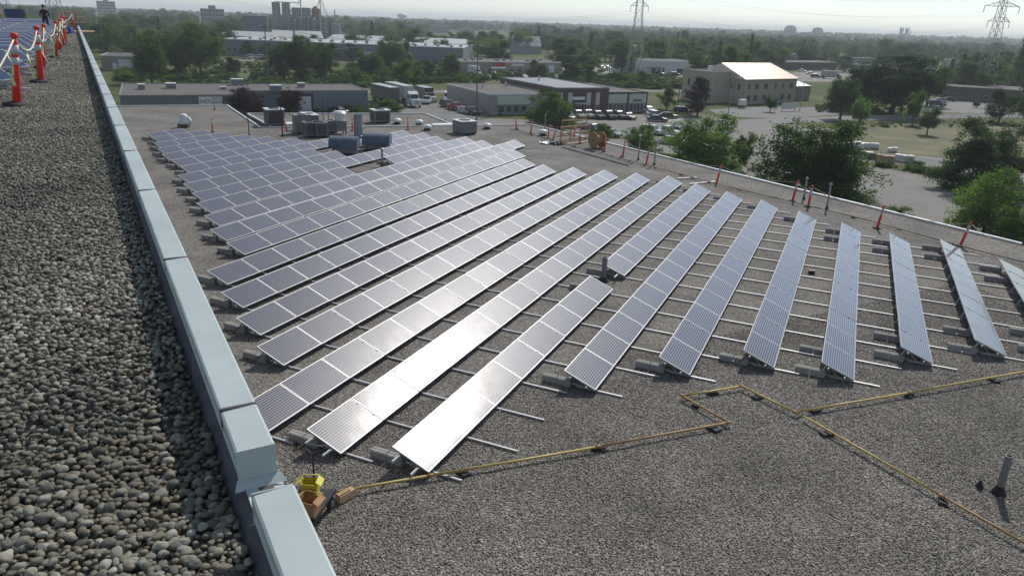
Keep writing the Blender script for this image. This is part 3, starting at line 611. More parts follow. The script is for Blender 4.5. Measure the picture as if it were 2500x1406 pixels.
def sag(a, b, s, n=9):
    return [a.lerp(b, i/n)-Vector((0, 0, s*4*(i/n)*(1-i/n))) for i in range(n+1)]
def ribbon(par, P, L_, w_=.05, mat='tape', name='ribbon'):
    m = MB(); V = []; a = random.uniform(0, 6.28); d = Vector((math.cos(a), math.sin(a), 0)); t_ = Vector((-d.y, d.x, 0))
    for i in range(7):
        f = i/6; c = P+Vector((0, 0, -L_*f))+t_*.05*math.sin(f*7+a)+d*.03*math.sin(f*5); ww = d*math.cos(f*2.5)+t_*math.sin(f*2.5)
        V += [c-ww*w_/2, c+ww*w_/2]
    m.add(V, [(2*i, 2*i+1, 2*i+3, 2*i+2) for i in range(6)]); o = m.build(name, M[mat], par)
    md = o.modifiers.new('thick', 'SOLIDIFY'); md.thickness = .003
def rope_thing(tops, sags, label, r=.012, flags=(), mat='rope'):
    t = thing('barrier_rope', label, 'rope', tops[0]); o0 = tops[0]
    for i in range(len(tops)-1):
        p = [q-o0 for q in sag(tops[i], tops[i+1], sags)]; MB().tube(p, r, 6).build('rope', M[mat], t, smooth=True)
    for (i, f, L_) in flags:
        P = sag(tops[i], tops[i+1], sags, 20)[int(f*20)]-o0; ribbon(t, P, L_)
    return t
a0 = rope_l[0]-UD*5+Vector((0, 0, -.62))-VD*.75
rope_thing([a0]+[rope_l[i] for i in (0, 1, 2, 3, 4, 5, 7, 8)], .3, 'pale rope with yellow ribbons strung between the orange posts of the upper roof', .016,
           [(0, .93, .55), (1, .45, .5), (2, .5, .5), (3, .5, .6), (3, .6, .5), (4, .5, .5), (5, .4, .6), (6, .5, .6), (6, .7, .5), (7, .3, .7), (7, .5, .6)])
ribbon_root = None
rope_thing([low_tops[i] for i in (4, 5, 6)], .12, 'thin rope between the orange posts at the far roof corner', .009)
rope_thing([low_tops[i] for i in (11, 12, 13)], .15, 'thin rope right of the cable reel', .009, [(1, .4, .35), (1, .9, .3)])
rope_thing([low_tops[i] for i in (13, 14, 15, 16, 17, 18)]+[rp(2560, 640, 1.1)], .25, 'long thin rope with ribbons along the right roof edge', .009, [(0, .55, .35), (0, .8, .4), (1, .4, .4), (2, .5, .5), (1, .7, .4), (3, .45, .4), (3, .8, .35), (4, .3, .4), (4, .75, .35), (3, .2, .4)])

# ------------------------------------------------------------------ gas pipes on the roof
def pipe_line(pts, label, r, mat, pads, z=.12, alt=None, name='gas_pipe'):
    P = [rp(x, y, z) for x, y in pts]; t = thing(name, label, 'pipe', P[0]); o0 = P[0]
    for i in range(len(P)-1):
        a, b = P[i]-o0, P[i+1]-o0; L_ = (b-a).length; n = max(1, round(L_/5.5))
        for k in range(n):
            p, q = a.lerp(b, k/n), a.lerp(b, (k+1)/n); wob = Vector((0, 0, random.uniform(-.01, .01)))
            MB().tube([p, p.lerp(q, .5)+wob, q], r, 8).build('pipe_length', M[alt] if alt and random.random() < .35 else M[mat], t, smooth=True)
            d = (q-p).normalized()*.07; MB().tube([q-d, q+d], r*1.35, 8).build('coupling', M[alt or mat], t, smooth=True)
    for (x, y) in pads:
        c = rp(x, y, 0)-o0; m = MB(); m.box((c.x, c.y, -o0.z+.035), (.34, .2, .07), rz=random.uniform(0, 3), taper=.85); m.build('pipe_support', M['rubber'], t)
    return t
pipe_line([(789, 1206), (1050, 1160), (1460, 1090), (1778, 1031), (1666, 966), (1810, 942), (1942, 1006), (2220, 958), (2540, 900)], 'yellow gas pipe stepping across the near gravel from the tool cart', .03, 'pipe', [(1130, 1157), (1460, 1098), (1742, 1050), (1700, 990), (1738, 962), (1850, 972), (1990, 1004), (2218, 967), (2425, 930)], alt='pipe_rust')
pipe_line([(1962, 1016), (2300, 1210), (2545, 1350)], 'yellow gas pipe branch running to the lower right corner', .028, 'pipe', [(2018, 1062), (2302, 1226)], alt='pipe_rust')
pipe_line([(1248, 315), (1340, 341), (1448, 369), (1537, 393), (1663, 425.7), (1806, 463), (1900, 485), (2120, 538), (2335, 598), (2540, 650)], 'weathered pipe lying along the right edge of the roof', .03, 'pipe_old', [(1262, 318), (1300, 331), (1325, 337), (1345, 343), (1400, 357), (1447, 371), (1492, 381), (1538, 394), (1570, 402), (1600, 411), (1664, 428), (1806, 464), (1890, 483), (1995, 508), (2085, 532), (2195, 560), (2330, 598)], alt='pipe_rust', name='roof_pipe')
t = thing('strut_channel', 'long grey-blue steel strut lying on the gravel before the cable reel', 'strut', rp(1373, 359, .05)); o0 = rp(1373, 359, .05); e_ = rp(1536, 404, .05)-o0
m = MB(); sd = e_.normalized().cross(Vector((0, 0, 1)))
m.bar(Vector((0, 0, -.02)), e_+Vector((0, 0, -.02)), .2, .02); m.bar(sd*.09, e_+sd*.09, .02, .06); m.bar(-sd*.09, e_-sd*.09, .02, .06); m.build('channel', M['galv'], t)
for i, (a, b, lb) in enumerate([((1654, 436), (1700, 434), 'short pale pipe stub beside the long roof pipe'), ((1684, 449.5), (1746, 443.5), 'pale board lying behind the mid-edge orange post')]):
    o0 = rp(*a, .06); MB().bar(Vector(), rp(*b, .06)-o0, .1, .06).build('board' if i else 'pipe_stub', M['alu_dull'], None, o0); tag(bpy.context.scene.collection.objects[-1], lb, 'board' if i else 'pipe')

# ------------------------------------------------------------------ roof equipment
def vent_pipe(x, y, h, r, label, cap=False, mat='galv', cone=True):
    t = thing('vent_pipe', label, 'vent pipe', rp(x, y))
    MB().lathe([(r, 0), (r, h-.004), (r*.8, h), (r*.8, h-.1)], n=16).build('pipe', M[mat], t, smooth=False)
    if cone: MB().lathe([(r*2.2, 0), (r*1.9, .04), (r*1.12, .16), (r*1.1, .2)], n=14).build('flashing_boot', M['rubber'] if not cap else M['steel_dark'], t)
    if cap: MB().lathe([(r*1.3, h+.02), (r*2.1, h+.03), (r*1.9, h+.08), (r*.7, h+.14)], n=14).build('cap', M['whitemetal'] if cap == 'w' else M['galv'], t)
    return t
vent_pipe(2437, 1204, .95, .075, 'grey vent pipe standing alone at the lower right', mat='hvac')
vent_pipe(1473, 687.6, 1.0, .1, 'grey vent pipe in the gap of the front solar row', mat='hvac')
vent_pipe(933.5, 407, 1.1, .07, 'thin flared pipe in the hole of the far array', cap=True)
vent_pipe(1558, 391, 1.75, .05, 'tall capped vent pipe at roof edge, left of two', cap='w')
vent_pipe(1597, 403, 1.7, .05, 'tall capped vent pipe at roof edge, right of two', cap='w')
vent_pipe(2018, 511, 1.35, .05, 'capped vent pipe behind the orange post pair', cap=True)
vent_pipe(1962, 487, 1.2, .05, 'capped vent pipe between the orange post pair', cap=True)
vent_pipe(1330, 322, 1.4, .05, 'capped vent pipe near the far roof corner', cap=True)
vent_pipe(524, 269, 1.5, .05, 'thin capped pipe in front of the sign building', cap=True)
vent_pipe(608.6, 331, 1.5, .035, 'thin dark pole left of the tilted orange post', mat='steel_dark')
vent_pipe(690, 333, 2.4, .05, 'tall thin black pole beside the tilted orange post', mat='steel_dark')
for x, lb in ((790, 'thin guy pole behind the condensers, left one'), (803, 'thin guy pole behind the condensers, right one')): vent_pipe(x, 309, 2.2, .03, lb, mat='steel_dark', cone=False)
# exhaust stack
t = thing('exhaust_stack', 'galvanised exhaust stack rising behind the blue hoods', 'exhaust stack', rp(875.5, 336))
MB().lathe([(.36, .12), (.36, .9), (.372, .91), (.36, .92), (.36, 1.78), (.385, 1.8), (.385, 1.85), (.33, 1.85), (.33, 1.6)], n=24).build('stack', M['galv'], t, smooth=False)
MB().b2(-.62, .62, -.62, .62, 0, .12).build('curb', M['rubber'], t, rz=ROTU); MB().lathe([(.46, .12), (.44, .16), (.365, .2)], n=24).build('collar', M['galv'], t)
# blue hoods
def hood(x, y, label):
    t = thing('ventilator_hood', label, 'roof ventilator', rp(x, y), rad(-66)); L_, R_ = 2.0, .68
    m = MB(); pr = [(R_*math.cos(a)*1.0, .62+R_*math.sin(a)*.95) for a in [math.pi*i/14-.25*(1-i/7) for i in range(15)]]
    m.prof(pr, L_); me = m.build('hood', M['hood'], t, loc=(0, -L_/2, 0))
    rim = MB()
    for yy in (-L_/2-.004, L_/2-.036):
        q = [(p[0]*1.02, p[1]*1.01) for p in pr]; rim.add([(a, yy, b) for a, b in q]+[(a, yy+.04, b) for a, b in q], [(i, i+1, 16+i-1, 15+i) for i in range(14)])
    rim.build('rim', M['hood'], t)
    MB().b2(-.42, .42, -.8, .8, .1, .5).build('throat', M['galv'], t); MB().b2(-.5, .5, -.86, .86, 0, .1).build('curb', M['rubber'], t)
    MB().b2(-.45, .45, -.95, .95, .42, .45).build('bird_screen', M['hvac_dark'], t)
hood(842, 376, 'blue half-round ventilator hood at the left, before the exhaust stack'); hood(921, 367, 'blue half-round ventilator hood at the right, amid the far solar rows')
# air handlers and condensers
def hvac(x, y, d, label, top='w', grille=True, rz=0, z=0.):
    t = thing('air_conditioning_unit', label, 'air conditioner', rp(x, y, z), ROTU+rz); a, b, h = d
    MB().b2(-a/2, a/2, -b/2, b/2, .12, h).build('casing', M['hvac'], t)
    MB().b2(-a/2-.05, a/2+.05, -b/2-.05, b/2+.05, h, h+.05).build('top', M['whitemetal' if top == 'w' else 'hvac'], t)
    for s in (-1, 1): MB().b2(-a/2+.05, a/2-.05, s*(b/2-.12)-.06, s*(b/2-.12)+.06, 0, .12).build('skid', M['wood_pole'], t)
    if grille:
        for sgn, ax in ((-1, 'x'), (1, 'y')):
            gm = MB(); gm2 = MB()
            if ax == 'x':
                gm.b2(-a/2-.012, -a/2-.002, -b/2+.12, b/2-.12, .25, h-.12)
                for q in range(7): zz = .3+(h-.5)*q/6; gm2.b2(-a/2-.03, -a/2-.013, -b/2+.12, b/2-.12, zz, zz+.03)
            else:
                gm.b2(-a/2+.12, a/2-.12, b/2+.002, b/2+.012, .25, h-.12)
                for q in range(7): zz = .3+(h-.5)*q/6; gm2.b2(-a/2+.12, a/2-.12, b/2+.013, b/2+.03, zz, zz+.03)
            o = gm.build('grille', M['hvac_dark'], t); gm2.build('louvre', M['hvac'], o)
    fan = MB().lathe([(min(a, b)*.34, h+.052), (min(a, b)*.34, h+.09), (min(a, b)*.3, h+.09), (min(a, b)*.3, h+.06)], n=16); fan.build('fan_ring', M['hvac_dark'], t)
    return t
hvac(671, 306, (1.5, 1.5, 1.4), 'rooftop unit with white top standing on the wing roof, left')
hvac(928, 299, (1.5, 1.5, 1.15), 'rooftop unit with white top on the wing roof, behind the stack')
hvac(1134, 326, (1.8, 1.5, 1.1), 'broad grey rooftop unit at the back edge, right of the far panels', grille=False)
hvac(757, 334, (1.0, 1.0, 1.15), 'left dark condenser of the pair behind the panels', 'g'); hvac(783, 334, (1.0, 1.0, 1.15), 'right dark condenser of the pair behind the panels', 'g')
hvac(738, 326, (1.0, 1.3, 1.5), 'tall pale cabinet left of the dark condensers', 'g', False)
hvac(808, 324, (1.2, .7, 1.0), 'grey duct box right of the dark condensers', 'g', False)
hvac(757, 318, (2.2, 1.0, 1.35), 'long low air handler behind the dark condensers', 'w', False)
t = thing('cowl_ventilator', 'tall duct with white mushroom cowl beside the exhaust stack', 'ventilator', rp(830.5, 329), ROTU)
for sx in (-1, 1):
    for sy in (-1, 1): MB().b2(sx*.38-.04, sx*.38+.04, sy*.38-.04, sy*.38+.04, 0, .35).build('leg', M['hvac'], t)
MB().b2(-.45, .45, -.45, .45, .35, 1.15).build('duct', M['hvac'], t); MB().lathe([(.38, 1.15), (.4, 1.6), (.56, 1.62), (.56, 1.78), (.4, 1.92), (.1, 1.97)], n=18).build('cowl', M['whitemetal'], t, smooth=False)
t = thing('red_vent_box', 'small dark red box vent with pale lid behind the condensers', 'vent', rp(737, 302), ROTU)
MB().b2(-.2, .2, -.2, .2, 0, .75).build('box', M['red'], t); MB().b2(-.25, .25, -.25, .25, .75, .85).build('lid', M['white'], t)
# turbine / gooseneck and dome vents
t = thing('gooseneck_vent', 'white bulbous roof vent on a dark curb beyond the far solar rows', 'roof vent', rp(450, 311.5), .5)
MB().b2(-.42, .42, -.42, .42, 0, .3).build('curb', M['wood_pole'], t)
MB().lathe([(.44, .3), (.46, .42), (.4, .6), (.3, .72), (.3, .8), (.34, .92), (.28, 1.06), (.1, 1.13)], n=18).build('cowl', M['white'], t, smooth=True)
MB().tube([(.15, .0, .7), (.36, .05, .75), (.5, .08, .55), (.52, .08, .4)], [.16, .17, .15, .14], 10).build('spout', M['white'], t, smooth=True)
for x, y, lb in ((1043, 318.5, 'white dome vent behind the far solar rows'), (1189, 315, 'white dome vent right of the broad rooftop unit'), (970, 303, 'white dome vent on the wing roof, left one'), (1023, 306, 'white dome vent on the wing roof, right one'), (1326, 331, 'white dome vent near the lumber frames')):
    t = thing('dome_vent', lb, 'roof vent', rp(x, y)); MB().lathe([(.36, 0), (.36, .06), (.24, .1), (.24, .22)], n=14).build('base', M['steel_dark'], t)
    MB().lathe([(.36, .2), (.42, .26), (.38, .4), (.22, .5), (.06, .53)], n=16).build('dome', M['white'], t, smooth=True)
t = thing('skylight_hatch', 'low white roof hatch on the wing roof behind the tilted post', 'hatch', rp(716, 307), ROTU); MB().b2(-.6, .6, -.9, .9, 0, .16).build('curb', M['flash'], t); MB().b2(-.55, .55, -.85, .85, .16, .24).build('lid', M['white'], t)
t = thing('roof_hatch', 'low white hatch near the back edge right of the dome vents', 'hatch', rp(1085, 307), ROTU); MB().b2(-.5, .5, -1.3, 1.3, 0, .1).build('curb', M['flash'], t); MB().b2(-.45, .45, -1.25, 1.25, .1, .16).build('lid', M['white'], t)
t = thing('drain_cone', 'small black cone vent beside the lone grey pipe', 'vent', rp(2390, 1190)); MB().lathe([(.1, 0), (.09, .03), (.03, .16), (.02, .2)], n=12).build('cone', M['rubber'], t); MB().lathe([(.14, 0), (.13, .012)], n=12).build('flange', M['membrane'], t)
t = thing('junction_box', 'small dark box on the gravel between right-hand solar rows', 'box', rp(1981, 668), .3); MB().b2(-.11, .11, -.08, .08, 0, .13).build('box', M['black'], t); MB().b2(-.12, .12, -.09, .09, .13, .15).build('lid', M['steel_dark'], t)
# tool cart
CR = rad(14); C0 = rp(752, 1268); t = thing('tool_cart', 'black hand cart loaded with yellow and cardboard boxes beside the parapet', 'cart', C0, CR)
MB().b2(-.32, .32, -.55, .55, .3, .34).build('deck', M['black'], t)
for s in (-1, 1):
    MB().bar((s*.33, -.6, .33), (s*.33, .6, .33), .04, .06).build('side_rail', M['black'], t)
for x_, y_ in ((-.3, -.42), (.3, -.42), (-.3, .42), (.3, .42)):
    m = MB(); m.tube([(x_-.035, y_, .13), (x_+.035, y_, .13)], .13, 14); o = m.build('wheel', M['tyre'], t); MB().tube([(x_-.045, y_, .13), (x_+.045, y_, .13)], .06, 10).build('hub', M['rim'], o); MB().bar((x_, y_, .2), (x_*.9, y_, .32), .05, .05).build('axle_bracket', M['steel_dark'], t)
h_ = [(-.1, .55, .34), (-.14, .66, .95), (-.14, .67, 1.02), (-.33, .69, 1.14), (-.32, .7, 1.24), (.05, .7, 1.24), (.06, .69, 1.14), (-.14, .67, 1.02)]
MB().tube(h_, .022, 8).build('pull_handle', M['steel_dark'], t, smooth=True)
def carton(lb, mat, x_, y_, z_, d, rz=0, open_=True, nm='carton', cat='box'):
    M4 = Matrix.Translation(C0) @ Matrix.Rotation(CR, 4, 'Z'); P = M4 @ Vector((x_, y_, z_)); o = thing(nm, lb, cat, P, CR+rz); a, b, h = d[0]/2, d[1]/2, d[2]
    m = MB()
    if open_:
        m.b2(-a, a, -b, b, 0, .01); m.b2(-a, -a+.012, -b, b, .01, h); m.b2(a-.012, a, -b, b, .01, h); m.b2(-a+.012, a-.012, -b, -b+.012, .01, h); m.b2(-a+.012, a-.012, b-.012, b, .01, h); m.build('body', M[mat], o)
        f = MB(); f.box((-a-.05, 0, h+.02), (.13, 2*b, .008), ry=-.5); f.build('flap', M[mat], o); f = MB(); f.box((a+.05, 0, h+.02), (.13, 2*b, .008), ry=.6); f.build('flap', M[mat], o); f = MB(); f.box((0, b+.05, h+.03), (2*a, .13, .008), rx=-.5); f.build('flap', M[mat], o)
    else:
        m.b2(-a, a, -b, b, 0, h*.82); m.build('body', M[mat], o); MB().b2(-a-.01, a+.01, -b-.01, b+.01, h*.82, h).build('lid', M[mat], o); MB().tube([(-a*.5, 0, h), (-a*.4, 0, h+.05), (a*.4, 0, h+.05), (a*.5, 0, h)], .012, 6).build('handle', M['black'], o)
    return o
carton('open yellow box standing upright on the cart', 'yellow', .0, .18, .345, (.3, .26, .42), .15)
carton('open cardboard box at the front of the cart', 'card', .15, -.2, .345, (.34, .3, .3), -.1)
carton('yellow tool tray on the cart beside the cardboard box', 'yellow', -.17, -.2, .345, (.24, .36, .14), .1)
carton('blue case at the back of the cart', 'bluep', -.2, .36, .345, (.2, .2, .18), .4, False, 'tool_case', 'case')
t = thing('wood_block', 'orange-brown wood block lying on the gravel by the pipe end', 'wood block', rp(844, 1217), rad(-15)); MB().box((0, 0, .085), (.16, .42, .17), taper=.9).build('block', M['wood_pale'], t); MB().box((0, -.05, .185), (.1, .3, .03)).build('cleat', M['wood'], t)
# lumber frames and cable reel
def lumber(P, rz, Ln, h, label, post_n=4):
    t = thing('lumber_frame', label, 'lumber frame', P, rz)
    for z_ in (.12, h*.55, h): MB().b2(0, Ln, -.045, .045, z_-.05, z_+.05).build('board', M['wood_pale'], t)
    for k in range(post_n): xx = .05+(Ln-.1)*k/(post_n-1); MB().b2(xx-.045, xx+.045, -.1, -.047, 0, h+.04).build('stud', M['wood'], t)
    for k in (0, post_n-1): xx = .05+(Ln-.1)*k/(post_n-1); MB().bar((xx, -.1, .05), (xx, -.9, .04), .09, .05).build('foot', M['wood_pale'], t)
a_, b_ = rp(1366, 345), rp(1437, 338); d_ = b_-a_
lumber(a_, math.atan2(d_.y, d_.x), d_.length, 1.15, 'pale lumber guard frame standing at the roof edge')
a_, b_ = rp(1370, 330), rp(1430, 326); d_ = b_-a_
lumber(a_, math.atan2(d_.y, d_.x), d_.length, 1.25, 'lumber guard frame behind the front one at the roof edge', 3)
o0 = rp(1457, 362); t = thing('cable_reel', 'large weathered wooden cable reel at the right roof edge', 'cable reel', o0, rad(55))
RR = .66
for s in (-.42, .42):
    m = MB(); m.tube([(s-.03, 0, RR), (s+.03, 0, RR)], RR, 26); o = m.build('flange', M['plywood'], t)
    for a in range(6): MB().bar((s+.035*(1 if s > 0 else -1), (RR-.04)*math.cos(a*math.pi/6), RR+(RR-.04)*math.sin(a*math.pi/6)), (s+.035*(1 if s > 0 else -1), -(RR-.04)*math.cos(a*math.pi/6), RR-(RR-.04)*math.sin(a*math.pi/6)), .012, .006).build('plank_seam', M['wood_pole'], o) if a == 0 else None
MB().tube([(-.39, 0, RR), (.39, 0, RR)], .36, 18).build('drum', M['plywood'], t); MB().tube([(-.47, 0, RR), (.47, 0, RR)], .06, 10).build('bushing', M['steel_dark'], t)
def crumpled(P, sx, sy, label, mat, nm, cat):
    m = MB(); n = 9; V = []
    for i in range(n):
        for j in range(n): V.append((sx*(i/(n-1)-.5), sy*(j/(n-1)-.5), .06+.22*random.random()*(1-abs(i/(n-1)-.5)*1.4)))
    m.add(V, [(i*n+j, (i+1)*n+j, (i+1)*n+j+1, i*n+j+1) for i in range(n-1) for j in range(n-1)]); o = m.build(nm, M[mat], None, P, 1.1); md = o.modifiers.new('t', 'SOLIDIFY'); md.thickness = .02; tag(o, label, cat); return o
crumpled(rp(1338, 351), 1.3, .9, 'crumpled white plastic sheet by the lumber frames', 'plasticwrap', 'plastic_sheet', 'sheet'); crumpled(rp(1362, 353), 1.2, .8, 'crumpled black sheet beside the white plastic', 'black', 'black_sheet', 'sheet')
for i, (a, b, lb) in enumerate([((1385, 352), (1436, 346), 'loose board lying before the lumber frames, left'), ((1396, 357), (1412, 359), 'short board end on the gravel near the lumber frames')]):
    o0 = rp(*a, .05); o = MB().bar(Vector(), rp(*b, .05)-o0, .14, .05).build('loose_board', M['wood_pale'], None, o0); tag(o, lb, 'board')
# upper roof clutter: person, wood barrier, navy stack, bag
def person(P, rz):
    bm = bmesh.new(); V = {}; lay = bm.verts.layers.skin.verify()
    sk = {'pel': (0, 0, .86, .14), 'spi': (0, .05, 1.05, .135), 'che': (0, .1, 1.26, .15), 'nec': (0, .14, 1.42, .058), 'hd0': (0, .17, 1.49, .075), 'hd1': (0, .19, 1.60, .088), 'hd2': (0, .19, 1.66, .07)}
    for s, n_ in ((-1, 'l'), (1, 'r')):
        sk.update({n_+'h': (s*.1, 0, .83, .105), n_+'k': (s*.12, .04, .46, .068), n_+'a': (s*.13, -.02, .09, .045), n_+'t': (s*.14, .14, .045, .038), n_+'s': (s*.19, .1, 1.33, .07), n_+'e': (s*.27, .13, 1.06, .05), n_+'w': (s*.2, .33, .97, .036), n_+'f': (s*.17, .42, .96, .03)})
    for k, (x, y, z, r) in sk.items(): V[k] = bm.verts.new((x, y, z))
    for a, b in [('pel', 'spi'), ('spi', 'che'), ('che', 'nec'), ('nec', 'hd0'), ('hd0', 'hd1'), ('hd1', 'hd2')]+[(p, q) for n_ in 'lr' for p, q in (('pel', n_+'h'), (n_+'h', n_+'k'), (n_+'k', n_+'a'), (n_+'a', n_+'t'), ('che', n_+'s'), (n_+'s', n_+'e'), (n_+'e', n_+'w'), (n_+'w', n_+'f'))]: bm.edges.new((V[a], V[b]))
    bm.verts.index_update(); me = bpy.data.meshes.new('person')
    for k, v in V.items(): v[lay].radius = (sk[k][3],)*2; v[lay].use_root = (k == 'pel')
    bm.to_mesh(me); bm.free(); o = bpy.data.objects.new('tmp', me); COL.objects.link(o); o.modifiers.new('s', 'SKIN'); md = o.modifiers.new('d', 'SUBSURF'); md.levels = 2; md.render_levels = 2
    dg = bpy.context.evaluated_depsgraph_get(); m2 = bpy.data.meshes.new_from_object(o.evaluated_get(dg)); bpy.data.objects.remove(o)
    m2.materials.clear()
    for k in ('jeans', 'shirt', 'skin', 'black'): m2.materials.append(M[k])
    for p in m2.polygons:
        c = p.center; p.use_smooth = True
        p.material_index = 3 if c.z < .09 else 0 if c.z < .92 and abs(c.x) < .25 and c.y < .25 else 2 if c.z > 1.43 or c.y > .27 else 1
    m2.name = 'person'; r = obj('person', m2, None, P, rz); tag(r, 'person in dark shirt and jeans standing behind the upper roof panels', 'person')
    MB().lathe([(.1, 1.56), (.108, 1.62), (.1, 1.69), (.06, 1.735), (.02, 1.745)], (0, .17, 0), n=14).build('hair', M['black'], r, smooth=True)
    f = MB()
    for s in (-1, 1): f.box((s*.035, .272, 1.59), (.022, .012, .012))
    f.build('eyes', M['black'], r); MB().box((0, .285, 1.56), (.022, .03, .04)).build('nose', M['skin'], r); MB().box((0, .272, 1.515), (.05, .01, .012)).build('mouth', M['red'], r)
    r.scale = (.96, .96, .96); return r
person(rp(115, 76, UPPER_Z), rad(60))
a_, b_ = rp(140, 57, UPPER_Z), rp(211, 58, UPPER_Z); d_ = b_-a_
lumber(a_, math.atan2(d_.y, d_.x), d_.length, 1.1, 'wooden barrier frame closing the far end of the upper roof', 4)
t = thing('plywood_platform', 'low plywood platform on the gravel before the wooden barrier', 'platform', rp(193, 80, UPPER_Z), ROTU); MB().b2(-1.6, 1.6, -.9, .9, .02, .1).build('sheet', M['plywood'], t); MB().b2(-1.55, 1.55, -.8, -.7, 0, .02).build('batten', M['wood'], t)
t = thing('sheet_stack', 'stack of navy sheets standing upright behind the upper roof panels', 'panel stack', rp(41, 54, UPPER_Z), rad(20))
for k in range(4): MB().b2(-.95, .95, -.15+k*.08, -.09+k*.08, 0, 1.15-.02*k).build('sheet', M['navy'], t)
t = thing('tool_bag', 'blue bag on the gravel beside the far orange posts', 'bag', rp(168, 84, UPPER_Z), .4); MB().box((0, 0, .2), (.6, .35, .4), taper=.75).build('bag', M['bluep'], t); MB().tube([(-.15, 0, .4), (-.1, 0, .52), (.1, 0, .52), (.15, 0, .4)], .02, 6).build('handle', M['black'], t)
# ------------------------------------------------------------------ buildings
class Bld:
    def __init__(s, name, label, A, B, depth, h, wall, roof='roofgrey', cat='building', base=None, cap='flash', over=.12, z0=0., rz=None):
        a = gp(*A) if not isinstance(A, Vector) else A; b = gp(*B) if not isinstance(B, Vector) else B
        d = b-a; s.L = d.length; s.h = h; s.D = depth; s.t = thing(name, label, cat, a, math.atan2(d.y, d.x)); s.a = a; s.x = d.normalized(); s.y = Vector((-s.x.y, s.x.x, 0))
        if wall: s.wall(0, s.L, 0, depth, 0, h, wall)
        if roof: s.roof(0, s.L, 0, depth, h, roof, cap)
    def wall(s, x0, x1, y0, y1, z0, z1, mat): return MB().b2(x0, x1, y0, y1, z0, z1).build('wall', M[mat], s.t)
    def roof(s, x0, x1, y0, y1, h, mat, cap='flash', name='roof'):
        o = MB().b2(x0+.05, x1-.05, y0+.05, y1-.05, h+.003, h+.1).build(name, M[mat], s.t)
        for q in ((x0-.08, x1+.08, y0-.08, y0+.16), (x0-.08, x1+.08, y1-.16, y1+.08), (x0-.08, x0+.16, y0+.162, y1-.162), (x1-.16, x1+.08, y0+.162, y1-.162)):
            MB().b2(*q, h-.12, h+.24).build('cornice', M[cap], o)
        return o
    def win(s, x0, x1, z0, z1, face='front', fm='frame', gm='glass', name='window', bars=0, y=0.):
        def bx(m, a, b, c, d, o0, o1):
            if face == 'front': m.b2(a, b, y-o1, y-o0, c, d)
            elif face == 'left': m.b2(y-o1, y-o0, a, b, c, d)
            else: m.b2(s.L+o0, s.L+o1, a, b, c, d)
        f = MB(); w_ = .09
        bx(f, x0, x1, z0, z0+w_, .003, .08); bx(f, x0, x1, z1-w_, z1, .003, .08); bx(f, x0, x0+w_, z0+w_, z1-w_, .003, .08); bx(f, x1-w_, x1, z0+w_, z1-w_, .003, .08)
        for k in range(bars): c = x0+(x1-x0)*(k+1)/(bars+1); bx(f, c-.04, c+.04, z0+w_, z1-w_, .003, .06)
        o = f.build(name, M[fm], s.t); g_ = MB(); bx(g_, x0+w_, x1-w_, z0+w_, z1-w_, .003, .03); g_.build('pane', M[gm], o); return o
    def slab(s, name, x0, x1, y0, y1, z0, z1, mat): return MB().b2(x0, x1, y0, y1, z0, z1).build(name, M[mat], s.t)
def gx(b, x, y):   # metres along the front of b for a pixel on its base line
    return (gp(x, y)-b.a).dot(b.x)
# sign building
P0, P1 = at(292, 236, -5.6), at(612, 234, -5.6); P0.z = P1.z = GROUND_Z
b = Bld('sign_building', 'low blue-grey industrial building carrying a white sign board', P0, P1, 25, 4.4, 'bluegrey', cap='hvac')
r0 = b.L
b.wall(r0+.0, r0+25, 9, 25, 0, 4.3, 'bluegrey'); b.roof(r0+.1, r0+25, 9, 25, 4.3, 'roofgrey', 'hvac')
for x, y_, w_, d_, h_ in ((3, 12, 1.2, 1.6, .9), (8, 14, 1.8, 2, .9), (21, 21, 2.4, 2, 1.2), (27, 7, 2.2, 2, 1.1), (18, 12, 1, 1, .4), (34, 16, 1.4, 1.4, .8)):
    o = b.slab('roof_unit', x, x+w_, y_, y_+d_, 4.55, 4.5+h_, 'hvac'); MB().b2(x-.08, x+w_+.08, y_-.08, y_+d_+.08, 4.5+h_+.003, 4.6+h_).build('lid', M['flash'], o)
b.slab('dock_frame', r0+9.6, r0+13.4, 8.8, 8.98, 0, 3.9, 'hvac_dark'); dd = b.slab('dock_door', r0+10.1, r0+12.9, 8.72, 8.79, 0, 3.3, 'doorw')
for k in range(5): MB().b2(r0+10.1, r0+12.9, 8.705, 8.718, .6*k+.3, .6*k+.33).build('panel_seam', M['frame'], dd)
MB().b2(r0+11.2, r0+11.8, 8.7, 8.718, 1.9, 2.2).build('pane', M['glass'], dd)
# sign board with lettering
def text_part(par, txt, mat, loc, size, rot=(math.pi/2, 0, 0), name='lettering', sx=1.0):
    cu = bpy.data.curves.new('txt', 'FONT'); cu.body = txt; cu.size = size; cu.extrude = .01; o = bpy.data.objects.new('txt', cu); COL.objects.link(o)
    dg = bpy.context.evaluated_depsgraph_get(); me = bpy.data.meshes.new_from_object(o.evaluated_get(dg)); bpy.data.objects.remove(o); me.name = name; me.materials.clear(); me.materials.append(M[mat])
    q = obj(name, me, par, loc); q.rotation_euler = rot; q.scale = (sx, 1, 1); return q, max((v.co.x for v in me.vertices), default=0)*sx
spx = (at(485, 236, -5.6)-Vector((0, 0, 4.4))-b.a).dot(b.x); epx = (at(543, 236, -5.6)-b.a).dot(b.x); sw = epx-spx
sg = b.slab('sign_board', spx, epx, -.14, -.02, 2.85, 4.25, 'white')
q, wA = text_part(sg, 'FAST', 'black', (spx+sw*.035, -.15, 3.05), 1.02, sx=.8)
q2, wB = text_part(sg, 'signs', 'red', (spx+sw*.035+wA+.03, -.15, 3.05), .95, sx=.8)
text_part(sg, '.ca', 'black', (spx+sw*.035+wA+wB+.1, -.15, 3.05), .95, sx=.85)
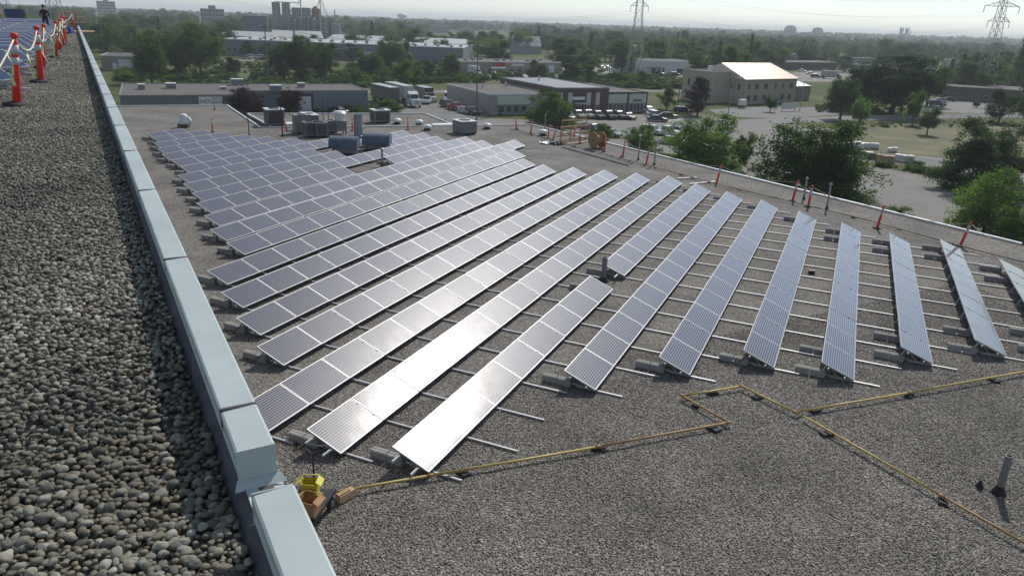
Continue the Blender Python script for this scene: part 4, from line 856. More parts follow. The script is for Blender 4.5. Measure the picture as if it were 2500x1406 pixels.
MB().tube([Vector((spx+sw*.66, -.15, 3.85)), Vector((spx+sw*.78, -.15, 4.02)), Vector((spx+sw*.9, -.15, 3.9)), Vector((spx+sw*.955, -.15, 3.5))], [.03, .06, .05, .02], 6).build('swoosh', M['black'], sg)
# commercial block on the lot
b9 = Bld('commercial_building', 'one-storey beige commercial building with brick centre and pale green panels', (1196.6, 281.7), (1578, 274), 26.5, 4.4, None, None)
xa, xb = gx(b9, 1360, 280), gx(b9, 1484, 277); Lb = b9.L
b9.wall(0, xa, 0, 26.5, 0, 4.3, 'beige'); b9.roof(0, xa, 0, 26.5, 4.3, 'roofgrey', 'whitewall')
b9.wall(xa, xb, -.6, 30, 0, 5.6, 'brickred'); b9.roof(xa, xb, -.6, 30, 5.6, 'roofblue', 'bluegrey')
b9.wall(xb, Lb, 0, 26.5, 0, 4.5, 'brickred'); b9.roof(xb, Lb, 0, 26.5, 4.5, 'roofgrey', 'brown')
for x0, x1, mt, zz in ((1.6, 9.6, 'panelw', 4.1), (10.8, xa-.3, 'panelw', 4.1), (xb+.25, (xb+Lb)/2-.35, 'panelw', 4.3), ((xb+Lb)/2+.35, Lb-.6, 'panelw', 4.3)):
    b9.slab('fascia_panel', x0, x1, -.3, -.004, 2.2, zz, mt); b9.slab('shopfront', x0, x1, -.06, -.003, 0, 2.19, 'greywall')
    for k in range(4): c = x0+.4+(x1-x0-.8)*k/4; b9.win(c, c+(x1-x0)/6, .5, 2.0, gm='glass', bars=0, y=-.06)
b9.slab('door', 1.9, 2.8, -.12, -.064, 0, 2.1, 'glass'); o = b9.slab('sign_board', 3.7, 7.2, -.36, -.303, 2.75, 3.35, 'flash'); MB().b2(3.75, 7.15, -.375, -.362, 2.8, 3.3).build('face', M['panelw'], o)
o = b9.slab('sign_board', Lb-4.4, Lb-1.8, -.36, -.303, 2.6, 3.05, 'tan')
for k in range(5): MB().b2(Lb-4.25+k*.5, Lb-3.95+k*.5, -.38, -.362, 2.7, 2.95).build('letter_block', M['black'], o)
for x_ in (1365, 1391, 1440, 1464):
    c = gx(b9, x_, 279); b9.slab('pilaster_panel', c-.55, c+.55, -.72, -.603, 1.9, 4.7, 'whitewall'); b9.win(c-.5, c+.5, .2, 1.6, y=-.6)
c = gx(b9, 1416, 279); b9.slab('sign_board', c-1.9, c+1.4, -.7, -.604, 3.1, 3.8, 'white'); b9.slab('canopy', c-1.2, c+1.8, -1.7, -.603, 2.2, 2.5, 'whitewall'); b9.win(c-.9, c+1.4, .02, 2.15, y=-.6, bars=2, name='door')
for x_, y_ in ((4, 14), (12, 18), (xb+3, 14), (xa+6, 20)): b9.slab('roof_vent', x_, x_+.35, y_, y_+.35, 4.4, 5.6 if x_ < xa or x_ > xb else 6.8, 'whitewall')
# cream two-storey office with metal roof
b10 = Bld('cream_office', 'cream two-storey office block with sunlit tan metal roof', (1813, 256), (1938, 250), 19, 6.6, 'cream', None); Lc = b10.L
rf = MB(); e_ = .5; zt = 10.6
rf.add([(-e_, -e_, 6.75), (Lc+e_, -e_, 6.75), (Lc-1.5, 9, zt), (0, 9, zt), (-e_, 19+e_, 6.75), (Lc+e_, 19+e_, 6.75), (-e_, -e_, 6.6), (Lc+e_, -e_, 6.6), (Lc+e_, 19+e_, 6.6), (-e_, 19+e_, 6.6)], [(0, 1, 2, 3), (3, 2, 5, 4), (1, 5, 2), (0, 3, 4), (0, 6, 7, 1), (1, 7, 8, 5), (5, 8, 9, 4), (4, 9, 6, 0), (6, 9, 8, 7)])
ro = rf.build('roof', M['metalroof'], b10.t)
for k in range(20):
    f = (k+.5)/20; x0 = -e_+(Lc+2*e_)*f; x1 = (Lc-1.5)*f; MB().bar((x0, -e_, 6.79), (x1, 9, zt+.04), .06, .07).build('standing_seam', M['metalroof'], ro)
MB().bar((-e_, -e_-.06, 6.72), (Lc+e_, -e_-.06, 6.72), .14, .16).build('gutter', M['tan'], ro)
b10.slab('gable_tower', -6.5, -.004, 5.5, 17, 0, 8.2, 'cream'); b10.roof(-6.5, -.06, 5.5, 17, 8.2, 'roofgrey', 'cream')
for k, x_ in enumerate((1.2, 4.2, 8.2, 13, 16.5, 20)):
    b10.win(x_, x_+(1.9 if k in (1, 2, 5) else 1.2), 3.9, 5.6, bars=1)
    if k not in (3,): b10.win(x_, x_+1.7, .8, 2.5, bars=1)
for x_ in (1.5, 4.0): b10.win(x_, x_+1., 3.8, 5.5, 'left'); 
for x_ in (7, 10.5, 14): b10.win(x_, x_+1.1, 4.2, 6.2, 'left', y=-6.5); b10.win(x_, x_+1.1, .8, 2.5, 'left', y=-6.5)
b10.slab('chimney', -4.5, -3.6, 9, 10, 8.5, 9.8, 'white')
b10.wall(Lc+.005, Lc+12, 3, 14, 0, 4, 'tan'); o = b10.slab('annex_roof', Lc+.01, Lc+12.3, 2.7, 14.3, 4.003, 4.25, 'whitewall')
for k in range(10): MB().box((Lc+1+k*1.15, 6, 4.8), (.9, 6, .12), rx=.2).build('skylight', M['whitemetal'], o)
# far and middle buildings ------------------------------------------------
def simple(name, label, A, B, depth, h, wall, roof='roofgrey', nwin=0, zwin=(1, 2.4), cap='flash', doors=(), rows=1, cat='building', group=None):
    q = Bld(name, label, A, B, depth, h, wall, roof, cap=cap, cat=cat)
    if group: q.t['group'] = group
    for r_ in range(rows):
        for k in range(nwin):
            c = q.L*(k+.5)/nwin; w_ = min(1.6, q.L/nwin*.55); dz = r_*(h/max(rows, 1)); q.win(c-w_/2, c+w_/2, zwin[0]+dz, min(zwin[1]+dz, h-.2))
    for (f, w_, hh, mt) in doors: q.slab('door', q.L*f, q.L*f+w_, -.06, -.003, 0, hh, mt)
    return q
q = simple('tan_workshop', 'tan brick workshop with a pale garage door at the left', (250, 173), (402, 175), 16, 4.6, 'tan', 'brown', 0, doors=((.17, 1.4, 2.4, 'doorw'), (.27, 4.2, 3.6, 'doorw')))
q = simple('strip_mall', 'long tan commercial strip with red and white shop signs', (1125, 180), (1368, 181), 18, 4.4, 'tan', 'roofgrey', 0)
for f, w_, mt, z0, z1 in ((.10, 3.0, 'white', 2.2, 3.2), (.31, 5, 'red', 2.6, 4.2), (.29, 6.5, 'white', 1.9, 2.6), (.49, 5.5, 'whitewall', 2.9, 3.8), (.68, 5, 'whitewall', 2.9, 3.8)): q.slab('sign_board', q.L*f, q.L*f+w_, -.2, -.06, z0, z1, mt)
for f in (.05, .14, .26, .36, .47, .55, .63, .73, .79): q.win(q.L*f, q.L*f+1.8, .3, 1.85)
q.slab('door', q.L*.87, q.L*.93, -.08, -.003, 0, 3.3, 'doorw')
for k in range(9): q.slab('roof_unit', 4+k*4.6, 5.2+k*4.6, 6+(k % 3)*3, 7.2+(k % 3)*3, 4.52, 5.1, 'hvac')
q = simple('white_showroom', 'low white flat-roofed commercial building behind the lattice pylon', (1550, 182), (1702, 184), 22, 5.6, 'whitewall', 'roofgrey', 0)
for f, w_ in ((.03, .9), (.09, 1.2), (.25, 2.2), (.36, .9), (.43, .9), (.66, 3.2), (.85, 2.5)): q.win(q.L*f, q.L*f+w_, .4, 2.6)
q.slab('canopy', q.L*.18, q.L*.42, -1.2, -.003, 2.7, 3.0, 'tan')
simple('grey_shed', 'grey warehouse left of the white commercial building', (1492, 170), (1548, 176), 14, 4.6, 'greywall', 'roofgrey', 4)
simple('brick_school', 'far pale building with dark windows above the white showroom', (1548, 139), (1590, 140), 14, 7, 'whitewall', 'roofwhite', 6, (1, 2.6), rows=2)
simple('flat_store', 'far low store with pale roof edge right of the poplar', (1655, 146), (1705, 148), 16, 5.5, 'brown', 'roofwhite', 4)
simple('tiny_office', 'far grey building between the mid woods', (1632, 128), (1660, 129), 10, 5, 'greywall', 'roofwhite', 3)
q = simple('brown_plant', 'long low brown building behind the parked cars at right', (2295, 243), (2520, 258), 26, 4.2, 'brown', 'roofgrey', 9, (.8, 2.2), cap='brown')
simple('green_roofed_store', 'far long building with green fascia behind the right-hand trees', (2085, 160), (2290, 166), 20, 4.5, 'greywall', 'roofgrey', 10, cap='leaf_d')
simple('pale_row', 'far pale low buildings right of the green fascia', (2340, 165), (2430, 168), 18, 5, 'whitewall', 'roofgrey', 6)
simple('yard_sheds', 'low dark sheds behind the truck yard', (1905, 172), (2040, 172), 14, 4.2, 'brown', 'roofgrey', 7)
simple('yard_office', 'small flat grey office tower above the truck yard', (1938, 156), (1955, 156), 8, 6, 'greywall', 'roofwhite', 3)
simple('tan_house', 'tan roadside building behind the right-hand trees', (2075, 176), (2150, 180), 10, 4, 'tan', 'brown', 4)
# warehouses
q = Bld('long_warehouse', 'long blue-grey warehouse wall with flat white roof behind the grass', gp(535, 135), gp(1130, 158), 52, 7.2, 'bluegrey', 'roofwhite')
for k in range(34): q.slab('roof_vent', 6+k*3.4, 7.2+k*3.4, 4+(k*7 % 5)*5, 5.4+(k*7 % 5)*5, 7.32, 8.1, 'hvac')
for k in range(6): q.win(4+k*3.0, 5.6+k*3.0, 2.2, 3.6)
for k in range(3): q.slab('door', 68+k*9, 72+k*9, -.1, -.003, 0, 4.2, 'doorw')
def gable(name, label, A, B, depth, h, rise, wall, roof):
    q = Bld(name, label, A, B, depth, h, wall, None); L_ = q.L
    m = MB(); m.add([(-.4, -.4, h), (L_+.4, -.4, h), (L_+.4, depth/2, h+rise), (-.4, depth/2, h+rise), (-.4, depth+.4, h), (L_+.4, depth+.4, h)], [(0, 1, 2, 3), (3, 2, 5, 4), (1, 5, 2), (0, 3, 4), (0, 4, 5, 1)]); m.build('roof', M[roof], q.t); return q
gable('gabled_warehouse', 'white-roofed gabled shed left of the silos', gp(533, 117), gp(655, 121), 26, 6.6, 2.4, 'bluegrey', 'roofwhite')
gable('wide_warehouse', 'wide white-roofed warehouse in front of the silos', gp(668, 119), gp(790, 122), 44, 6.4, 3.4, 'whitewall', 'roofwhite')
gable('right_warehouse', 'pale sloped warehouse roof right of the silos', gp(800, 122), gp(1135, 134), 40, 6.0, 2.4, 'whitewall', 'roofwhite')
simple('small_shed', 'small far shed with pale roof among trees left of the warehouses', gp(268, 112), gp(345, 112), 14, 5.5, 'whitewall', 'roofwhite', 0)
simple('pale_shed', 'far pale shed right of the small shed', gp(352, 108), gp(400, 109), 14, 5, 'whitewall', 'roofwhite', 0)
gable('chapel', 'far dark-roofed hall with solar-like grey roof panel among trees', gp(1255, 132), gp(1320, 134), 18, 5, 6, 'greywall', 'roofblue')
# silos
SB = gp(700, 112); sc0 = scale_at(SB)
bd = SB-CAMP; bd.z = 0; bd.normalize(); sd_ = Vector((bd.y, -bd.x, 0))
def sl_pos(x, back=0.): return SB+sd_*((x-700)/sc0)+bd*back
t = thing('grain_elevator', 'grey concrete grain elevator with tall silos, conveyors and masts', 'grain elevator', SB); R0 = lambda p: p-SB
def silo(x0, x1, ytop, back, mat, cone=False, name='silo'):
    c = R0(sl_pos((x0+x1)/2, back)); r_ = (x1-x0)/2/sc0; h = (px(sl_pos((x0+x1)/2, back))[1]-ytop)/scale_at(sl_pos((x0+x1)/2, back))
    pr = [(r_, 0), (r_, h)]+([(r_*.25, h+r_*.7)] if cone else [(r_*.98, h+.3), (r_*.3, h+.5)])
    o = MB().lathe(pr, c, n=20).build(name, M[mat], t, smooth=False); return c, r_, h
S_ = []
for x0, x1, yt, bk, mt, cn in ((671, 690.5, 14, 6, 'concretewall', 0), (694, 714, 15.5, 6, 'concretewall', 0), (716.5, 739, 26.5, 8, 'concretewall', 0), (740.5, 762, 27, 8, 'concretewall', 0), (763.5, 784, 29, 8, 'tan', 1)): S_.append(silo(x0, x1, yt, bk, mt, cn))
for x0, x1, yt in ((683, 697, 63), (699, 714, 64), (716, 727, 55), (729, 738, 49), (740, 747.5, 48), (749, 758, 48), (760, 772, 52)): silo(x0, x1, yt, -1, 'bluegrey', 1, 'feed_bin')
MB().b2(-.0, 0.01, 0, .01, 0, .01)
def shoot(x0, y0, x1, y1, r_=.22, mat='galv', nm='conveyor_tube', back=-2):
    def pt(x, y): P = sl_pos(x, back); s_ = scale_at(P); return R0(P)+Vector((0, 0, (px(P)[1]-y)/s_))
    MB().tube([pt(x0, y0), pt(x1, y1)], r_, 8).build(nm, M[mat], t)
for a in ((693, 57, 718, 30), (705, 57, 731, 26), (720, 59, 737, 32), (741, 47, 746, 30), (745, 46, 758, 29), (751, 47, 762, 33), (680, 12, 736, 15), (688, 62, 724, 61)): shoot(*a)
for x_, y0, y1 in ((738, -14, 60), (783.5, -18, 80), (817, 30, 62)): shoot(x_, y0, x_, y1, .35, 'pylon', 'leg_tower', -3)
for a in ((783, -5, 800, 45), (783, 5, 775, 25), (783, 0, 795, 40), (738, 5, 730, 20), (783, 12, 770, 30), (783, 50, 817, 50), (814, 50, 808, 64), (819, 52, 827, 64)): shoot(*a, .12, 'tan', 'guy_chute', -3)
for x0, x1, yt in ((785, 804, 63), (806, 831, 64)): silo(x0, x1, yt, 4, 'greywall', 0, 'storage_bin')
for x0, x1 in ((788, 794), (800, 806), (809, 815)): silo(x0, x1, 51, 5, 'tan', 0, 'hopper')
simple('grain_annex', 'plain blue-grey block building left of the silos', sl_pos(606, 4), sl_pos(658.5, 4), 14, 66/sc0, 'bluegrey', 'roofgrey', 0)
# towers far away
def far_base(x, dist):
    d = FWD*F_PX+RIGHT*(x-1250)-UPV*(60-703); d.z = 0; d.normalize(); return Vector((d.x*dist, d.y*dist, GROUND_Z)), Vector((d.y, -d.x, 0)), d
def hor(x): return 703-math.tan(PITCH)*F_PX/math.cos(ROLL)+math.tan(ROLL)*(x-1250)
def far_h(x, dist, y): return CAM_Z-GROUND_Z+(hor(x)-y)/F_PX*dist*math.cos(PITCH)*1.02
def tower_block(name, label, x0, x1, ytop, dist, wall, nx, nz, cat='apartment block', group=None):
    A, s_, d = far_base((x0+x1)/2, dist); sc1 = scale_at(A); wd = (x1-x0)/sc1; h = (px(A)[1]-ytop)/sc1
    q = Bld(name, label, A-s_*wd/2, A+s_*wd/2, wd*.6, h, wall, 'roofgrey', cat=cat)
    for k in range(nz):
        for i in range(nx):
            c = wd*(i+.5)/nx; z_ = h*(k+.35)/nz; q.win(c-wd/nx*.3, c+wd/nx*.3, z_, z_+h/nz*.45)
    q.slab('penthouse', wd*.35, wd*.65, wd*.2, wd*.4, h+.12, h+3.5, wall); return q
tower_block('apartment_tower', 'white apartment tower above the trees at left', 245, 285, 8.5, 900, 'whitewall', 7, 9)
tower_block('office_block', 'dark stepped office block on the left skyline', 494, 548, 26, 900, 'greywall', 8, 5)
tower_block('low_rise_flats', 'long grey flats in the far woods, left of three', 1047, 1095, 64, 1100, 'concretewall', 8, 5)
tower_block('low_rise_flats', 'grey flats in the far woods, middle of three', 1120, 1160, 72, 1150, 'concretewall', 6, 4)
tower_block('low_rise_flats', 'small pale flats in the far woods, right of three', 1230, 1247, 66, 1500, 'whitewall', 3, 4)
def dome_tower(label, x0, x1, ytop, dist):
    A, s_, d = far_base((x0+x1)/2, dist); sc1 = scale_at(A); r_ = (x1-x0)/2/sc1; h = (px(A)[1]-ytop)/sc1; t = thing('round_tower_block', label, 'apartment block', A)
    MB().lathe([(r_, 0), (r_, h*.72), (r_*.92, h*.82), (r_*.7, h*.93), (r_*.3, h), (r_*.1, h+1)], n=20).build('wall', M['bluegrey'], t)
    for k in range(6): MB().lathe([(r_+.3, h*.1*k+4), (r_+.3, h*.1*k+6.5)], n=20).build('window_band', M['glass'], t)
dome_tower('domed tower block on the far right skyline, left one', 1917, 1946, 64, 2600); dome_tower('domed tower block on the far right skyline, right one', 1986, 2012, 69, 2600)
A, s_, d = far_base(2211, 3000); sc1 = scale_at(A); t = thing('church', 'distant church with twin pinnacled towers on the right skyline', 'church', A, math.atan2(s_.y, s_.x)); H1 = (px(A)[1]-72)/sc1
for xx in (-6/sc1, 6/sc1):
    o = MB().b2(xx-4.2/sc1, xx+4.2/sc1, -5, 5, 0, H1).build('tower', M['concretewall'], t)
    for ax in (-3.4, 3.4): MB().lathe([(1.3, H1), (1.2, H1+2), (.1, H1+8)], (xx+ax/sc1, -4, 0), n=6).build('pinnacle', M['concretewall'], o)
MB().b2(-6/sc1, 14/sc1, 5.1, 50, 0, H1*.62).build('nave', M['concretewall'], t); MB().lathe([(2, H1*.62), (.1, H1*.98)], (14/sc1, 20, 0), n=6).build('spire', M['concretewall'], t)
A, s_, d = far_base(982, 1900); sc1 = scale_at(A); t = thing('water_tower', 'white water tower on the skyline', 'water tower', A); HT = (px(A)[1]-35)/sc1; r_ = 12.5/sc1
MB().lathe([(r_*.25, HT*.62), (r_*.8, HT*.68), (r_, HT*.8), (r_*.9, HT*.9), (r_*.5, HT*.98), (r_*.1, HT)], n=24).build('tank', M['white'], t, smooth=True)
for k in range(6): a = k*math.pi/3; MB().tube([(r_*.85*math.cos(a), r_*.85*math.sin(a), 0), (r_*.8*math.cos(a), r_*.8*math.sin(a), HT*.72)], .8, 6).build('leg', M['white'], t)
# ------------------------------------------------------------------ poles, pylons, wires
def pole(x, y, ytop, label, r=.16, arms=1, lamp=False, mat='wood_pole'):
    P = gp(x, y); s_ = scale_at(P); h = (y-ytop)/s_*1.02; t = thing('utility_pole' if not lamp else 'street_lamp', label, 'utility pole' if not lamp else 'street lamp', P, rad(40))
    MB().lathe([(r, 0), (r*.65, h)], n=8).build('pole', M[mat], t, smooth=True)
    for k in range(arms): MB().b2(-1.1, 1.1, -.18, -.06, h-.5-k*1.0, h-.36-k*1.0).build('crossarm', M[mat], t)
    if arms:
        for k in (-1., -.5, .5, 1.): MB().lathe([(.05, h-.36), (.08, h-.25), (.05, h-.12)], (k, -.12, 0), n=8).build('insulator', M['flash'], t)
    if lamp: MB().tube([(0, 0, h), (.6, 0, h+.5), (2., 0, h+.7)], .05, 6).build('arm', M['galv'], t); MB().b2(1.8, 2.6, -.14, .14, h+.6, h+.74).build('lamp_head', M['flash'], t)
    return P+Vector((0, 0, h))
tops = {}
for k, a in {'a': (660, 262, 76, 'tall utility pole in front of the plum trees'), 'b': (1163, 300, 122, 'tall wooden utility pole beside the commercial building'), 'c': (1482, 256, 142, 'utility pole against the brick centre of the commercial building'), 'd': (1655, 260, 205, 'utility pole left of the dark purple tree'), 'e': (683, 187, 120, 'thin utility pole in front of the tree group'), 'f': (864, 162, 118, 'thin utility pole right of the tree group'), 'g': (257, 152, 58, 'utility pole left of the tan workshop'), 'i': (2148, 225, 150, 'utility pole among the dark right-hand trees')}.items(): tops[k] = pole(*a)
for a in ((1777, 284, 200, 'street lamp in front of the cream office'), (2128, 268, 205, 'street lamp before the dark right-hand trees'), (1952, 270, 205, 'street lamp right of the cream office'), (246, 130, 52, 'street lamp behind the parapet at left'), (1035, 128, 95, 'thin lamp before the long warehouse')): pole(*a, .1, 0, True, 'galv')
def wire(a, b, s_, label, r=.03):
    o = MB().tube([q-a for q in sag(a, b, s_, 16)], r, 5).build('power_line', M['wire'], None, a); tag(o, label, 'power line')
wire(tops['a'], tops['b'], 1.5, 'thin power line between the plum tree pole and the commercial building pole'); wire(tops['b'], tops['c'], 1., 'thin power line across the front of the commercial building'); wire(tops['c'], tops['d'], 1., 'thin power line towards the dark purple tree'); wire(tops['g'], tops['a'], 1.6, 'thin power line over the sign building'); wire(tops['d'], tops['i'], 1.4, 'thin power line across the cream office'); wire(tops['e'], tops['f'], 1, 'thin power line in front of the tree group')
def pylon(P, label, h, bw, rz, arms=((.72, 5.0), (.84, 6.2), (.95, 4.2))):
    t = thing('lattice_pylon', label, 'pylon', P, rz); nlev = 13; zs = [h*(1-(1-i/nlev)**1.25) for i in range(nlev+1)]
    def wd(z): f = z/h; return (bw+(2.9-bw)*f/.5) if f < .5 else 2.9-1.7*(f-.5)/.5
    for sx, sy in ((-1, -1), (1, -1), (1, 1), (-1, 1)):
        m = MB()
        for i in range(nlev): m.bar((sx*wd(zs[i])/2, sy*wd(zs[i])/2, zs[i]), (sx*wd(zs[i+1])/2, sy*wd(zs[i+1])/2, zs[i+1]), .16)
        m.build('leg', M['pylon'], t)
    m = MB()
    for i in range(nlev):
        a, c = wd(zs[i])/2, wd(zs[i+1])/2
        for (p, q) in (((-1, -1), (1, -1)), ((1, -1), (1, 1)), ((1, 1), (-1, 1)), ((-1, 1), (-1, -1))):
            m.bar((p[0]*a, p[1]*a, zs[i]), (q[0]*c, q[1]*c, zs[i+1]), .065); m.bar((q[0]*a, q[1]*a, zs[i]), (p[0]*c, p[1]*c, zs[i+1]), .065); m.bar((p[0]*c, p[1]*c, zs[i+1]), (q[0]*c, q[1]*c, zs[i+1]), .065)
    m.build('bracing', M['pylon'], t); tips = []
    for f, L_ in arms:
        for s in (-1, 1):
            m = MB(); z = h*f; w_ = wd(z)/2
            for yy in (-w_, w_): m.bar((s*w_, yy, z), (s*L_, 0, z), .16); m.bar((s*w_, yy, z+1.6), (s*L_, 0, z), .13)
            m.bar((s*L_*.55, 0, z), (s*w_, 0, z+1.2), .1); o = m.build('arm', M['pylon'], t)
            MB().tube([(s*L_, 0, z), (s*L_, 0, z-2.2)], .12, 6).build('insulator', M['flash'], o); tips.append((s, P+Matrix.Rotation(rz, 3, 'Z') @ Vector((s*L_, 0, z-2.2))))
    return tips
PA = gp(1547, 186); pyh = 44
Pb, _, _ = far_base(2437, 335); Pc, _, _ = far_base(138, 300); Pd, _, _ = far_base(17, 420)
T1 = pylon(PA, 'lattice power pylon rising behind the commercial building', pyh, 6.6, rad(25), ((.62, 3.6), (.82, 5), (.94, 4)))
T2 = pylon(Pb, 'lattice power pylon with wide arms at the right edge', 39, 6.2, rad(30), ((.66, 4.2), (.79, 6.8), (.93, 4.6)))
T3 = pylon(Pc, 'lattice power pylon behind the person at upper left', 46, 6.0, rad(-15))
T4 = pylon(Pd, 'lattice power pylon at the far left edge', 50, 5.0, rad(-15))
for i in range(0, 6, 1):
    nm = ['lower left', 'lower right', 'middle left', 'middle right', 'upper left', 'upper right'][i]
    wire(T3[i][1], T1[i][1], 9.0, '%s high-voltage line sagging between the left and middle pylons' % nm, .018); wire(T1[i][1], T2[i][1], 5, '%s high-voltage line from the middle pylon to the right pylon' % nm, .016)
# ------------------------------------------------------------------ vehicles
PAINT = {}
def paint(c):
    if c not in PAINT:
        m = pmat('car_paint', c, .28, .15, .04, 3, coat=.5); PAINT[c] = m
    return PAINT[c]
def wheel(par, x, y, r=.33, w_=.22):
    s = 1 if y > 0 else -1
    o = MB().tube([(x, y-w_/2, r), (x, y+w_/2, r)], r, 14).build('wheel', M['tyre'], par); MB().tube([(x, y+s*w_/2, r), (x, y+s*(w_/2+.012), r)], r*.62, 10).build('rim', M['rim'], o)
SPEC = {'sedan': dict(L=4.6, W=1.8, belt=.92, top=1.42, hood=.86, cab=(-1.75, 1.05, -1.05, .35), prof=[(-2.3, .35), (-2.3, .75), (-2.15, .93), (-1.4, .97), (.95, .93), (2.0, .78), (2.3, .6), (2.3, .3), (1.9, .22), (-1.9, .22)]),
        'suv': dict(L=4.7, W=1.9, top=1.75, cab=(-2.2, 1.15, -1.95, .45), prof=[(-2.35, .4), (-2.35, .9), (-2.25, 1.08), (1.0, 1.05), (2.1, .98), (2.35, .8), (2.35, .4), (1.9, .28), (-1.9, .28)]),
        'pickup': dict(L=5.5, W=1.95, top=1.82, cab=(-.6, 1.45, -.4, .75), prof=[(-2.75, .5), (-2.75, 1.1), (-.55, 1.1), (1.4, 1.1), (2.5, 1.05), (2.75, .85), (2.75, .45), (2.2, .35), (-2.2, .35)]),
        'van': dict(L=5.2, W=2.0, top=2.1, cab=(-2.5, 1.75, -2.45, .95), prof=[(-2.6, .4), (-2.6, 1.0), (-2.5, 1.15), (1.7, 1.1), (2.45, .95), (2.6, .7), (2.6, .4), (2.1, .28), (-2.1, .28)])}
def car(kind, col, x, y, az, label, group=None, P=None, rack=False):
    s = SPEC[kind]; P = P or gp(x, y, .02); t = thing('parked_'+{'sedan': 'car', 'suv': 'suv', 'pickup': 'pickup', 'van': 'van'}[kind], label, {'sedan': 'car', 'suv': 'car', 'pickup': 'pickup', 'van': 'van'}[kind], P, math.pi/2-rad(az), group); W2 = s['W']/2; pm = paint(col)
    m = MB(); pr = s['prof']; n = len(pr); V = []; cz_ = sum(p[1] for p in pr)/n
    for yy, sc1 in ((-W2, .93), (-W2*.93, 1), (W2*.93, 1), (W2, .93)): V += [(p[0]*(1 if sc1 == 1 else .975), yy, cz_+(p[1]-cz_)*sc1) for p in pr]
    m.add(V, [tuple(range(n))]+[(k*n+i, (k+1)*n+i, (k+1)*n+(i+1) % n, k*n+(i+1) % n) for k in range(3) for i in range(n)]+[tuple(3*n+i for i in range(n))[::-1]]); m.build('body', pm, t)
    x0, x1, x2, x3 = s['cab']; zb = max(p[1] for p in pr)-.06; zt = s['top']; wb, wt = W2*.93, W2*.72
    C = [(x0, -wb, zb), (x1, -wb, zb), (x1, wb, zb), (x0, wb, zb), (x2, -wt, zt-.07), (x3, -wt, zt-.07), (x3, wt, zt-.07), (x2, wt, zt-.07)]
    MB().add(C, [(0, 1, 5, 4), (1, 2, 6, 5), (2, 3, 7, 6), (3, 0, 4, 7), (4, 5, 6, 7), (0, 3, 2, 1)]).build('cabin_glass', M['glass'], t)
    r_ = MB(); r_.add([(x2-.05, -wt-.02, zt-.069), (x3+.05, -wt-.02, zt-.069), (x3+.05, wt+.02, zt-.069), (x2-.05, wt+.02, zt-.069), (x2+.15, -wt*.8, zt), (x3-.1, -wt*.8, zt), (x3-.1, wt*.8, zt), (x2+.15, wt*.8, zt)], [(0, 3, 2, 1), (4, 5, 6, 7), (0, 1, 5, 4), (1, 2, 6, 5), (2, 3, 7, 6), (3, 0, 4, 7)])
    for sy in (-1, 1):
        for (a, b) in (((x0, zb), (x2, zt-.07)), ((x1, zb), (x3, zt-.07)), (((x0+x1)/2, zb), ((x2+x3)/2, zt-.07))): r_.bar((a[0], sy*(wb+.005), a[1]), (b[0], sy*(wt+.005), b[1]), .07, .05)
    r_.build('roof', pm, t); L2 = s['L']/2
    for a in (-1, 1):
        for b in (-1, 1): wheel(t, a*L2*.6, b*(W2-.1), .33 if kind == 'sedan' else .38)
        MB().box((L2-.03, a*W2*.68, .72 if kind == 'sedan' else .88), (.1, .36, .16)).build('headlight', M['lampw'], t); MB().box((-L2+.03, a*W2*.7, .8 if kind == 'sedan' else .95), (.1, .28, .16)).build('tail_light', M['lampr'], t)
    if kind == 'pickup': MB().b2(-2.6, -.75, -W2*.8, W2*.8, 1.08, 1.104).build('cargo_bed', M['black'], t)
    if rack:
        k = MB()
        for xx in (-1.3, .3): k.b2(xx-.04, xx+.04, -.75, .75, zt+.15, zt+.2); k.b2(xx-.04, xx+.04, -.7, -.64, zt-.02, zt+.15); k.b2(xx-.04, xx+.04, .64, .7, zt-.02, zt+.15)
        for yy in (-.7, 0, .7): k.b2(-1.8, .8, yy-.03, yy+.03, zt+.2, zt+.25)
        k.build('roof_rack', M['steel_dark'], t)
    return t
WHITE, SILVER, BLACK, NAVY, GREY, RED, MAROON, BEIGE, GREEN, TEAL, DGREY = (.72, .72, .7), (.42, .44, .45), (.018, .019, .021), (.018, .03, .07), (.16, .165, .17), (.33, .03, .03), (.09, .03, .028), (.4, .35, .27), (.045, .1, .07), (.1, .3, .33), (.05, .052, .055)
L9 = 'the brick-fronted commercial building'
